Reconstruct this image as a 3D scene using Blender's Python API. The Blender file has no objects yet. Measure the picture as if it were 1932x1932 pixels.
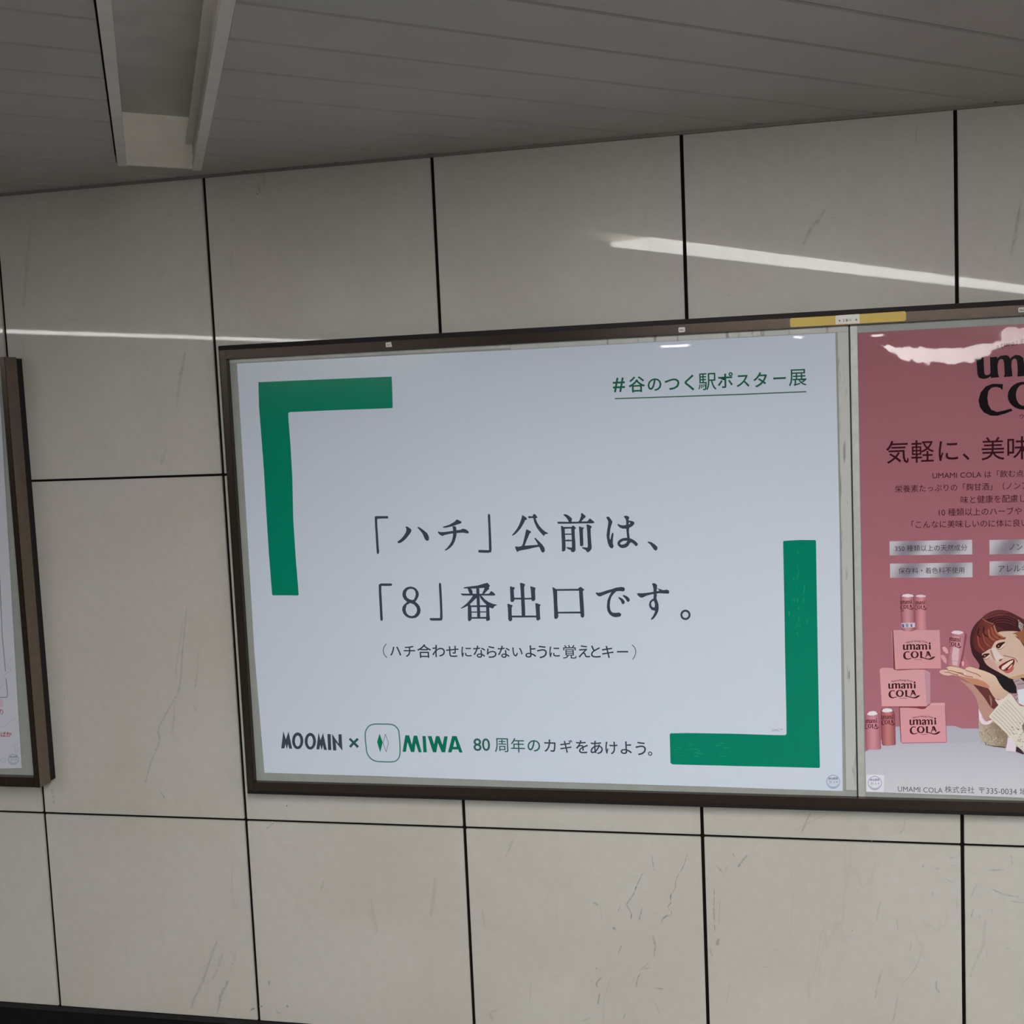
import bpy, bmesh, math, random
from mathutils import Vector, Matrix
from mathutils.geometry import tessellate_polygon

S = bpy.context.scene
COL = S.collection
random.seed(7)

# ------------------------------------------------------------------ camera
CX, CY, CZ = 1.99376, -2.86067, 1.07296
RGT = Vector((0.9762808, 0.2120215, -0.0438473))
DWN = Vector((-0.023275, -0.0985695, -0.9948579))
FWD = Vector((-0.2152533, 0.9722813, -0.0912967))
FPX = 2259.475
CAM = Vector((CX, CY, CZ))
cam = bpy.data.cameras.new('camera')
cam.sensor_fit = 'HORIZONTAL'
cam.sensor_width = 36.0
cam.lens = FPX / 1932.0 * 36.0
cam.clip_start = 0.05
camo = bpy.data.objects.new('camera', cam)
COL.objects.link(camo)
M3 = Matrix((RGT, -DWN, -FWD)).transposed()
camo.matrix_world = Matrix.Translation(CAM) @ M3.to_4x4()
S.camera = camo

# ------------------------------------------------------------------ world, exposure, lamp strength
w = bpy.data.worlds.new('world')
S.world = w
w.use_nodes = True
w.node_tree.nodes['Background'].inputs[0].default_value = (0.5, 0.5, 0.5, 1)
w.node_tree.nodes['Background'].inputs[1].default_value = 0.0
S.view_settings.view_transform = 'Standard'
S.view_settings.look = 'None'
S.view_settings.gamma = 1.0
S.view_settings.use_curve_mapping = False
S.view_settings.exposure = 1.22
LAMP = 26.0
S.cycles.use_denoising = True
S.cycles.max_bounces = 10

# ------------------------------------------------------------------ helpers
def ray(px, py):
    return RGT * ((px - 966) / FPX) + DWN * ((py - 966) / FPX) + FWD

def PY(px, py, y=0.0):
    d = ray(px, py)
    return CAM + d * ((y - CY) / d.y)

def PZ(px, py, z):
    d = ray(px, py)
    return CAM + d * ((z - CZ) / d.z)

def lin1(c):
    c /= 255.0
    return c / 12.92 if c <= 0.04045 else ((c + 0.055) / 1.055) ** 2.4

def lin(c):
    return tuple(lin1(v) for v in c)

def ink(c, k=1.7):
    return tuple(min(0.92, lin1(v) * k) for v in c)

def new_mat(name):
    m = bpy.data.materials.new(name)
    m.use_nodes = True
    nt = m.node_tree
    return m, nt, nt.nodes['Principled BSDF']

def mat(name, col, rough=0.5, metal=0.0, spec=0.5, noise=0.0, scale=20.0):
    m, nt, b = new_mat(name)
    b.inputs['Base Color'].default_value = (*col, 1)
    b.inputs['Roughness'].default_value = rough
    b.inputs['Metallic'].default_value = metal
    b.inputs['Specular IOR Level'].default_value = spec
    if noise > 0:
        g = nt.nodes.new('ShaderNodeNewGeometry')
        n = nt.nodes.new('ShaderNodeTexNoise')
        n.inputs['Scale'].default_value = scale
        n.inputs['Detail'].default_value = 5
        nt.links.new(g.outputs['Position'], n.inputs['Vector'])
        r = nt.nodes.new('ShaderNodeMapRange')
        r.inputs[1].default_value = 0.3
        r.inputs[2].default_value = 0.7
        r.inputs[3].default_value = 1 - noise
        r.inputs[4].default_value = 1 + noise
        nt.links.new(n.outputs['Fac'], r.inputs[0])
        mx = nt.nodes.new('ShaderNodeVectorMath')
        mx.operation = 'SCALE'
        mx.inputs[0].default_value = col
        nt.links.new(r.outputs[0], mx.inputs['Scale'])
        nt.links.new(mx.outputs[0], b.inputs['Base Color'])
    return m

def link(name, me, mats, parent=None):
    if not isinstance(mats, (list, tuple)):
        mats = [mats]
    for m in mats:
        me.materials.append(m)
    o = bpy.data.objects.new(name, me)
    COL.objects.link(o)
    if parent is not None:
        o.parent = parent
        o.matrix_parent_inverse = parent.matrix_world.inverted()
    return o

def tag(o, label, cat, group=None):
    o['label'] = label
    o['category'] = cat
    if group:
        o['group'] = group
    return o

def empty(name, loc, label, cat, group=None):
    o = bpy.data.objects.new(name, None)
    o.location = loc
    o.empty_display_size = 0.05
    COL.objects.link(o)
    bpy.context.view_layer.update()
    return tag(o, label, cat, group)

def add_box(bm, lo, hi, mi=0, bev=0.0):
    r = bmesh.ops.create_cube(bm, size=1.0)
    vs = r['verts']
    for v in vs:
        v.co = Vector([lo[i] + (v.co[i] + 0.5) * (hi[i] - lo[i]) for i in range(3)])
    fs = list({f for v in vs for f in v.link_faces})
    for f in fs:
        f.material_index = mi
    if bev > 0:
        es = list({e for v in vs for e in v.link_edges})
        r = bmesh.ops.bevel(bm, geom=es, offset=bev, segments=2, affect='EDGES', clamp_overlap=True)
        for f in r['faces']:
            f.material_index = mi

def add_prism(bm, poly, z0, z1, mi=0):
    """vertical prism over an (x, y) polygon"""
    a = [bm.verts.new((p[0], p[1], z0)) for p in poly]
    b = [bm.verts.new((p[0], p[1], z1)) for p in poly]
    n = len(poly)
    fs = [bm.faces.new(a[::-1]), bm.faces.new(b)]
    for i in range(n):
        j = (i + 1) % n
        fs.append(bm.faces.new((a[i], a[j], b[j], b[i])))
    for f in fs:
        f.material_index = mi
    return fs

def finish(bm, name, mats, parent=None, smooth=False):
    bmesh.ops.recalc_face_normals(bm, faces=bm.faces[:])
    me = bpy.data.meshes.new(name)
    bm.to_mesh(me)
    bm.free()
    if smooth:
        for p in me.polygons:
            p.use_smooth = True
    return link(name, me, mats, parent)

def box_obj(name, lo, hi, m, parent=None, bev=0.0):
    bm = bmesh.new()
    add_box(bm, lo, hi, 0, bev)
    return finish(bm, name, m, parent)

def smooth(pts, n=4, closed=True):
    out = []
    L = len(pts)
    rng = range(L) if closed else range(L - 1)
    for i in rng:
        if closed:
            p0, p1, p2, p3 = pts[i - 1], pts[i], pts[(i + 1) % L], pts[(i + 2) % L]
        else:
            p0, p1, p2, p3 = pts[max(0, i - 1)], pts[i], pts[i + 1], pts[min(L - 1, i + 2)]
        for k in range(n):
            t = k / n
            out.append(tuple(0.5 * (2 * p1[a] + (p2[a] - p0[a]) * t + (2 * p0[a] - 5 * p1[a] + 4 * p2[a] - p3[a]) * t * t
                                    + (3 * p1[a] - p0[a] - 3 * p2[a] + p3[a]) * t ** 3) for a in (0, 1)))
    if not closed:
        out.append(tuple(pts[-1]))
    return out

def ell(cx, cy, rx, ry, n=28, rot=0.0):
    c, s = math.cos(rot), math.sin(rot)
    return [(cx + rx * math.cos(a) * c - ry * math.sin(a) * s, cy + rx * math.cos(a) * s + ry * math.sin(a) * c)
            for a in [2 * math.pi * i / n for i in range(n)]]

class Crop:
    """points measured in an enlargement of the poster -> picture points"""
    def __init__(self, x0, y0, s):
        self.x0, self.y0, self.s = x0, y0, s
    def __call__(self, pts):
        return [(self.x0 + x / self.s, self.y0 + y / self.s) for x, y in pts]
    def pt(self, x, y):
        return (self.x0 + x / self.s, self.y0 + y / self.s)

# ---- glyphs (Blender's built-in text font) as 2-D triangles
_gl = {}
def glyph(s, off=0.0):
    key = (s, off)
    if key not in _gl:
        c = bpy.data.curves.new('txt', 'FONT')
        c.body = s
        c.size = 1.0
        c.offset = off
        c.resolution_u = 3
        o = bpy.data.objects.new('txt', c)
        COL.objects.link(o)
        dg = bpy.context.evaluated_depsgraph_get()
        me = bpy.data.meshes.new_from_object(o.evaluated_get(dg))
        vs = [(v.co.x, v.co.y) for v in me.vertices]
        fs = [tuple(p.vertices) for p in me.polygons]
        bpy.data.objects.remove(o)
        bpy.data.curves.remove(c)
        bpy.data.meshes.remove(me)
        xs = [v[0] for v in vs]
        ys = [v[1] for v in vs]
        _gl[key] = (vs, fs, (min(xs), min(ys), max(xs), max(ys)))
    return _gl[key]

class Print:
    """flat ink on a sheet standing in the plane y = Y; one mesh, ink colours per face corner"""
    def __init__(self, Y, k=1.7):
        self.Y, self.k = Y, k
        self.v, self.f, self.c = [], [], []
        self.n = 0
    def _lift(self):
        self.n += 1
        return self.Y - self.n * 0.000012
    def poly(self, pts, col, holes=(), tr=None):
        loops = [list(pts)] + [list(h) for h in holes]
        flat = [p for l in loops for p in l]
        tris = tessellate_polygon([[Vector((x, y, 0)) for x, y in l] for l in loops])
        y = self._lift()
        b = len(self.v)
        for p in flat:
            self.v.append(PY(p[0], p[1], y))
            self.c.append(ink(col(p[0], p[1]) if callable(col) else col, self.k))
        for t in tris:
            self.f.append(tuple(b + i for i in t))
    def grid(self, a, b_, c_, d, nx, ny, col):
        """quad a b c d (tl tr br bl) subdivided, colour by function of (u, v)"""
        y = self._lift()
        b = len(self.v)
        for j in range(ny + 1):
            for i in range(nx + 1):
                u, v = i / nx, j / ny
                x = (a[0] * (1 - u) + b_[0] * u) * (1 - v) + (d[0] * (1 - u) + c_[0] * u) * v
                yy = (a[1] * (1 - u) + b_[1] * u) * (1 - v) + (d[1] * (1 - u) + c_[1] * u) * v
                self.v.append(PY(x, yy, y))
                self.c.append(ink(col(u, v), self.k))
        for j in range(ny):
            for i in range(nx):
                q = b + j * (nx + 1) + i
                self.f.append((q, q + 1, q + nx + 2, q + nx + 1))
    def stroke(self, pts, w, col, closed=False):
        n = len(pts)
        if not isinstance(w, (list, tuple)):
            w = [w] * n
        L, R = [], []
        for i in range(n):
            if closed:
                a, b = pts[i - 1], pts[(i + 1) % n]
            else:
                a, b = pts[max(0, i - 1)], pts[min(n - 1, i + 1)]
            dx, dy = b[0] - a[0], b[1] - a[1]
            l = math.hypot(dx, dy) or 1
            nx, ny = -dy / l * w[i] / 2, dx / l * w[i] / 2
            L.append((pts[i][0] + nx, pts[i][1] + ny))
            R.append((pts[i][0] - nx, pts[i][1] - ny))
        y = self._lift()
        b = len(self.v)
        for p in L + R:
            self.v.append(PY(p[0], p[1], y))
            self.c.append(ink(col, self.k))
        m = n if closed else n - 1
        for i in range(m):
            j = (i + 1) % n
            self.f.append((b + i, b + j, b + n + j, b + n + i))
    def char(self, s, cx, cy, h=None, col=(60, 68, 82), off=0.0, w=None, up=None, sx=1.0):
        """a glyph whose ink box is centred on the picture point (cx, cy)"""
        vs, fs, bb = glyph(s, off)
        gx, gy = (bb[0] + bb[2]) / 2, (bb[1] + bb[3]) / 2
        k = h / (bb[3] - bb[1]) if h else w / (bb[2] - bb[0])
        ex, ey = self.axes(cx, cy)
        y = self._lift()
        b = len(self.v)
        for vx, vy in vs:
            u, v = (vx - gx) * k * sx, (vy - gy) * k
            self.v.append(PY(cx + ex[0] * u + ey[0] * v, cy + ex[1] * u + ey[1] * v, y))
            self.c.append(ink(col, self.k))
        for f in fs:
            self.f.append(tuple(b + i for i in f))
    def axes(self, cx, cy):
        p = PY(cx, cy, self.Y)
        def pr(q):
            d = q - CAM
            return (966 + FPX * d.dot(RGT) / d.dot(FWD), 966 + FPX * d.dot(DWN) / d.dot(FWD))
        a, b = pr(p + Vector((0.01, 0, 0))), pr(p + Vector((0, 0, 0.01)))
        la = math.hypot(a[0] - cx, a[1] - cy)
        lb = math.hypot(b[0] - cx, b[1] - cy)
        return ((a[0] - cx) / la, (a[1] - cy) / la), ((b[0] - cx) / lb, (b[1] - cy) / lb)
    def line(self, s, p0, p1, col, off=0.0, yk=1.0, arc=0.0):
        """a run of text whose ink spans p0..p1 at mid height"""
        vs, fs, bb = glyph(s, off)
        W = bb[2] - bb[0]
        gy = (bb[1] + bb[3]) / 2
        dx, dy = p1[0] - p0[0], p1[1] - p0[1]
        L = math.hypot(dx, dy)
        k = L / W
        ex = (dx / L, dy / L)
        ey = self.axes((p0[0] + p1[0]) / 2, (p0[1] + p1[1]) / 2)[1]
        y = self._lift()
        b = len(self.v)
        for vx, vy in vs:
            u, v = (vx - bb[0]) * k, (vy - gy) * k * yk
            if arc:
                t = u / L * 2 - 1
                v += arc * (1 - t * t)
            self.v.append(PY(p0[0] + ex[0] * u + ey[0] * v, p0[1] + ex[1] * u + ey[1] * v, y))
            self.c.append(ink(col, self.k))
        for f in fs:
            self.f.append(tuple(b + i for i in f))
    def build(self, name, m, parent):
        me = bpy.data.meshes.new(name)
        me.from_pydata([tuple(v) for v in self.v], [], self.f)
        at = me.color_attributes.new('Ink', 'FLOAT_COLOR', 'POINT')
        for i, c in enumerate(self.c):
            at.data[i].color = (*c, 1)
        me.update()
        # every face looks out of the wall
        bm = bmesh.new()
        bm.from_mesh(me)
        bm.normal_update()
        bad = [f for f in bm.faces if f.normal.y > 0]
        bmesh.ops.reverse_faces(bm, faces=bad)
        bm.to_mesh(me)
        bm.free()
        return link(name, me, m, parent)

# ------------------------------------------------------------------ materials
def stone_material():
    m, nt, b = new_mat('polished_stone')
    N, Lk = nt.nodes, nt.links
    g = N.new('ShaderNodeNewGeometry')
    def noise(scale, detail, dist=0.0, vec=None):
        n = N.new('ShaderNodeTexNoise')
        n.inputs['Scale'].default_value = scale
        n.inputs['Detail'].default_value = detail
        n.inputs['Distortion'].default_value = dist
        Lk.new(vec or g.outputs['Position'], n.inputs['Vector'])
        return n.outputs['Fac']
    def rng(src, a, b_, c, d):
        r = N.new('ShaderNodeMapRange')
        for i, v in enumerate((a, b_, c, d)):
            r.inputs[i + 1].default_value = v
        Lk.new(src, r.inputs[0])
        return r.outputs[0]
    def mix(fac, a, bb):
        x = N.new('ShaderNodeMix')
        x.data_type = 'RGBA'
        Lk.new(fac, x.inputs[0])
        for s, v in ((6, a), (7, bb)):
            if isinstance(v, tuple):
                x.inputs[s].default_value = (*v, 1)
            else:
                Lk.new(v, x.inputs[s])
        return x.outputs[2]
    base = mix(rng(noise(2.2, 4, 0.4), 0.35, 0.65, 0, 1), STONE_A, STONE_B)
    base = mix(rng(noise(40, 3), 0.35, 0.65, 0, 0.10), base, (0.30, 0.29, 0.25))
    # thin broken grey veins: ridges of a stretched noise
    mp = N.new('ShaderNodeMapping')
    mp.inputs['Scale'].default_value = (3.2, 1.0, 1.1)
    mp.inputs['Rotation'].default_value = (0, math.radians(-24), 0)
    Lk.new(g.outputs['Position'], mp.inputs['Vector'])
    v1 = noise(1.1, 6, 0.6, mp.outputs[0])
    s = N.new('ShaderNodeMath'); s.operation = 'SUBTRACT'; s.inputs[1].default_value = 0.5
    Lk.new(v1, s.inputs[0])
    a = N.new('ShaderNodeMath'); a.operation = 'ABSOLUTE'
    Lk.new(s.outputs[0], a.inputs[0])
    ridge = rng(a.outputs[0], 0.0, 0.010, 0.12, 0.0)
    br = rng(noise(2.6, 3), 0.55, 0.68, 0.0, 1.0)
    mu = N.new('ShaderNodeMath'); mu.operation = 'MULTIPLY'
    Lk.new(ridge, mu.inputs[0]); Lk.new(br, mu.inputs[1])
    base = mix(mu.outputs[0], base, (0.20, 0.20, 0.18))
    at = N.new('ShaderNodeAttribute')
    at.attribute_name = 'vein'
    nb = rng(noise(110, 4), 0.34, 0.56, 0.25, 1.3)
    mv = N.new('ShaderNodeMath'); mv.operation = 'MULTIPLY'
    Lk.new(at.outputs['Fac'], mv.inputs[0]); Lk.new(nb, mv.inputs[1])
    base = mix(mv.outputs[0], base, (0.10, 0.10, 0.09))
    Lk.new(base, b.inputs['Base Color'])
    b.inputs['Roughness'].default_value = 0.42
    b.inputs['Specular IOR Level'].default_value = 0.3
    b.inputs['Coat Weight'].default_value = 0.16
    b.inputs['Coat Roughness'].default_value = 0.02
    b.inputs['Coat IOR'].default_value = 1.5
    return m

STONE_A = (0.525, 0.495, 0.45)
STONE_B = (0.56, 0.54, 0.505)
M_STONE = stone_material()
M_JOINT = mat('joint_sealant', (0.007, 0.0065, 0.006), 0.8, spec=0.08)
M_CEIL = mat('ceiling_board_paint', (0.50, 0.475, 0.445), 0.45, noise=0.05, scale=3)
M_VOID = mat('ceiling_void', (0.015, 0.014, 0.013), 0.9)
M_CTRIM = mat('ceiling_edge_trim', (0.22, 0.19, 0.165), 0.5)
M_FLANGE = mat('slot_flange_paint', (0.80, 0.76, 0.70), 0.4, noise=0.06, scale=30)
M_SLOT = mat('slot_lining', (0.64, 0.61, 0.57), 0.6, noise=0.08, scale=9)
M_BASE = mat('black_skirting', (0.006, 0.006, 0.0065), 0.55, spec=0.2, noise=0.3, scale=60)
M_FLOOR = mat('floor_tile', (0.09, 0.088, 0.085), 0.35, noise=0.1, scale=6)
M_FAR = mat('far_wall_paint', (0.12, 0.118, 0.114), 0.6)
M_BRONZE = mat('bronze_anodised', (0.046, 0.033, 0.024), 0.24, metal=0.5, spec=0.3, noise=0.12, scale=90)
M_BROWN = mat('brown_frame_side', (0.125, 0.092, 0.068), 0.5, noise=0.1, scale=60)
M_LIP_GAP = mat('dark_lip_and_gap_shade', (0.010, 0.008, 0.007), 0.6, spec=0.3)  # rail lip, and the painted shade in the gap behind the left frame
M_PANEL = mat('grey_backing_panel', (0.34, 0.36, 0.345), 0.45, noise=0.05, scale=25)
M_ALU = mat('aluminium_strip', (0.50, 0.51, 0.49), 0.42, metal=0.15, noise=0.08, scale=60)
M_SEAM = mat('dark_seam', (0.05, 0.05, 0.047), 0.7)
M_WHITE = mat('white_label_plastic', (0.72, 0.71, 0.68), 0.4)
M_YEL = mat('yellow_label_film', (0.70, 0.50, 0.082), 0.45)
M_BLACKINK = mat('black_label_ink', (0.03, 0.03, 0.035), 0.5)

def scuffed():
    m, nt, b = new_mat('scuffed_white_strip')
    N, Lk = nt.nodes, nt.links
    g = N.new('ShaderNodeNewGeometry')
    mp = N.new('ShaderNodeMapping')
    mp.inputs['Scale'].default_value = (90, 90, 14)
    Lk.new(g.outputs['Position'], mp.inputs['Vector'])
    n = N.new('ShaderNodeTexNoise')
    n.inputs['Scale'].default_value = 1.0
    n.inputs['Detail'].default_value = 6
    Lk.new(mp.outputs[0], n.inputs['Vector'])
    r = N.new('ShaderNodeMapRange')
    for i, v in enumerate((0.60, 0.72, 0, 1)):
        r.inputs[i + 1].default_value = v
    Lk.new(n.outputs['Fac'], r.inputs[0])
    x = N.new('ShaderNodeMix'); x.data_type = 'RGBA'
    x.inputs[6].default_value = (0.53, 0.54, 0.53, 1)
    x.inputs[7].default_value = (0.25, 0.25, 0.24, 1)
    Lk.new(r.outputs[0], x.inputs[0])
    Lk.new(x.outputs[2], b.inputs['Base Color'])
    b.inputs['Roughness'].default_value = 0.4
    return m
M_SCUFF = scuffed()

def paper(name, tilts, rough=0.16, spec=0.3):
    """glossy printed paper; ink from the 'Ink' attribute; the sheet's ripples lean its normal back along given arcs.
    tilts: list of (z0, x0, curve, half_width, x_from, x_to, slope, noise)"""
    m, nt, b = new_mat(name)
    N, Lk = nt.nodes, nt.links
    at = N.new('ShaderNodeAttribute')
    at.attribute_name = 'Ink'
    Lk.new(at.outputs['Color'], b.inputs['Base Color'])
    b.inputs['Roughness'].default_value = rough
    b.inputs['Specular IOR Level'].default_value = spec
    g = N.new('ShaderNodeNewGeometry')
    sp = N.new('ShaderNodeSeparateXYZ')
    Lk.new(g.outputs['Position'], sp.inputs[0])
    def mth(op, a, c=None, cl=False):
        x = N.new('ShaderNodeMath'); x.operation = op; x.use_clamp = cl
        for i, v in enumerate((a, c)):
            if v is None:
                continue
            if isinstance(v, (int, float)):
                x.inputs[i].default_value = v
            else:
                Lk.new(v, x.inputs[i])
        return x.outputs[0]
    def ss(src, a, c):
        r = N.new('ShaderNodeMapRange'); r.interpolation_type = 'SMOOTHSTEP'
        r.inputs[1].default_value = a; r.inputs[2].default_value = c
        r.inputs[3].default_value = 0; r.inputs[4].default_value = 1
        Lk.new(src, r.inputs[0])
        return r.outputs[0]
    n = N.new('ShaderNodeTexNoise')
    n.inputs['Scale'].default_value = 55
    n.inputs['Detail'].default_value = 4
    Lk.new(g.outputs['Position'], n.inputs['Vector'])
    nz = mth('SUBTRACT', n.outputs['Fac'], 0.5)
    n2 = N.new('ShaderNodeTexNoise')
    n2.inputs['Scale'].default_value = 9
    n2.inputs['Detail'].default_value = 2
    Lk.new(g.outputs['Position'], n2.inputs['Vector'])
    nz2 = mth('SUBTRACT', n2.outputs['Fac'], 0.5)
    X, Z = sp.outputs['X'], sp.outputs['Z']
    tot = None
    for z0, x0, cur, hw, xa, xb, zl0, zl1, gain, gs, nq in tilts:
        dx = mth('SUBTRACT', X, x0)
        zc = mth('ADD', mth('MULTIPLY', mth('MULTIPLY', dx, dx), cur), z0)
        d = mth('ABSOLUTE', mth('ADD', mth('SUBTRACT', Z, zc), mth('MULTIPLY', nz2, hw * 1.2)))
        d = mth('ADD', d, mth('MULTIPLY', mth('MAXIMUM', mth('SUBTRACT', mth('ABSOLUTE', dx), 0.075), 0.0), 0.26))
        d = mth('ADD', d, mth('MULTIPLY', nz, hw * nq))
        msk = mth('SUBTRACT', 1.0, ss(d, hw * 0.75, hw * 1.15))
        msk = mth('MULTIPLY', msk, ss(X, xa, xa + 0.02))
        msk = mth('MULTIPLY', msk, mth('SUBTRACT', 1.0, ss(X, xb - 0.02, xb)))
        # lean needed for the ceiling lamp's image: grows with the distance below its flat-mirror image line
        zl = mth('ADD', mth('MULTIPLY', X, zl1), zl0)
        gn = mth('ADD', mth('MULTIPLY', dx, gs), gain)
        lean = mth('MULTIPLY', mth('SUBTRACT', zl, Z), gn)
        t = mth('MULTIPLY', msk, lean)
        tot = t if tot is None else mth('MAXIMUM', tot, t)
    n3 = N.new('ShaderNodeTexNoise')
    n3.inputs['Scale'].default_value = 170
    n3.inputs['Detail'].default_value = 3
    Lk.new(g.outputs['Position'], n3.inputs['Vector'])
    if tot is not None:
        tot = mth('ADD', tot, mth('MULTIPLY', mth('SUBTRACT', n3.outputs['Fac'], 0.5), 0.018))
    small = mth('MULTIPLY', nz2, 0.004)
    tz = small if tot is None else mth('ADD', tot, small)
    cb = N.new('ShaderNodeCombineXYZ')
    cb.inputs[1].default_value = -1.0
    Lk.new(tz, cb.inputs[2])
    Lk.new(mth('MULTIPLY', nz2, 0.006), cb.inputs[0])
    nm = N.new('ShaderNodeVectorMath'); nm.operation = 'NORMALIZE'
    Lk.new(cb.outputs[0], nm.inputs[0])
    Lk.new(nm.outputs[0], b.inputs['Normal'])
    return m

# mirror image of the nearest lamp on the wall plane, z = ZL0 + ZL1 * x
_a, _b = PY(1195, 450, 0), PY(1932, 533, 0)
ZL1 = (_b.z - _a.z) / (_b.x - _a.x)
ZL0 = _a.z - ZL1 * _a.x
M_PAPER = paper('glossy_white_poster_paper', [(1.1855, 1.77, 0.3, 0.0032, 1.725, 1.82, ZL0, ZL1, 0.40, -0.28, 0.4),
                                               (1.193, 2.03, -2.0, 0.003, 2.03, 2.075, ZL0, ZL1, 0.325, -0.28, 0.4)], 0.12)
M_PINK = paper('glossy_pink_poster_paper', [(1.131, 2.37, 1.7, 0.019, 2.21, 2.52, ZL0, ZL1, 0.262, -0.16, 1.3),
                                             (1.172, 2.52, -3.0, 0.018, 2.475, 2.57, ZL0, ZL1, 0.262, -0.16, 1.3),
                                             (1.186, 2.225, 3.0, 0.003, 2.20, 2.25, ZL0, ZL1, 0.29, -0.16, 0.4)], 0.10)
M_PRINT = paper('satin_poster_paper', [], 0.3)

M_LAMP, _nt, _b = new_mat('lamp_diffuser')
_b.inputs['Base Color'].default_value = (0.8, 0.8, 0.8, 1)
_b.inputs['Emission Color'].default_value = (1.0, 0.99, 0.955, 1)
_b.inputs['Emission Strength'].default_value = LAMP

# ------------------------------------------------------------------ the room
ZC, ZB, ZM = 1.676, -0.556, 0.919
ZF = -0.66
XL, XR, YF = -7.0, 9.5, -9.5

def struct(o):
    o['kind'] = 'structure'
    return o

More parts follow.
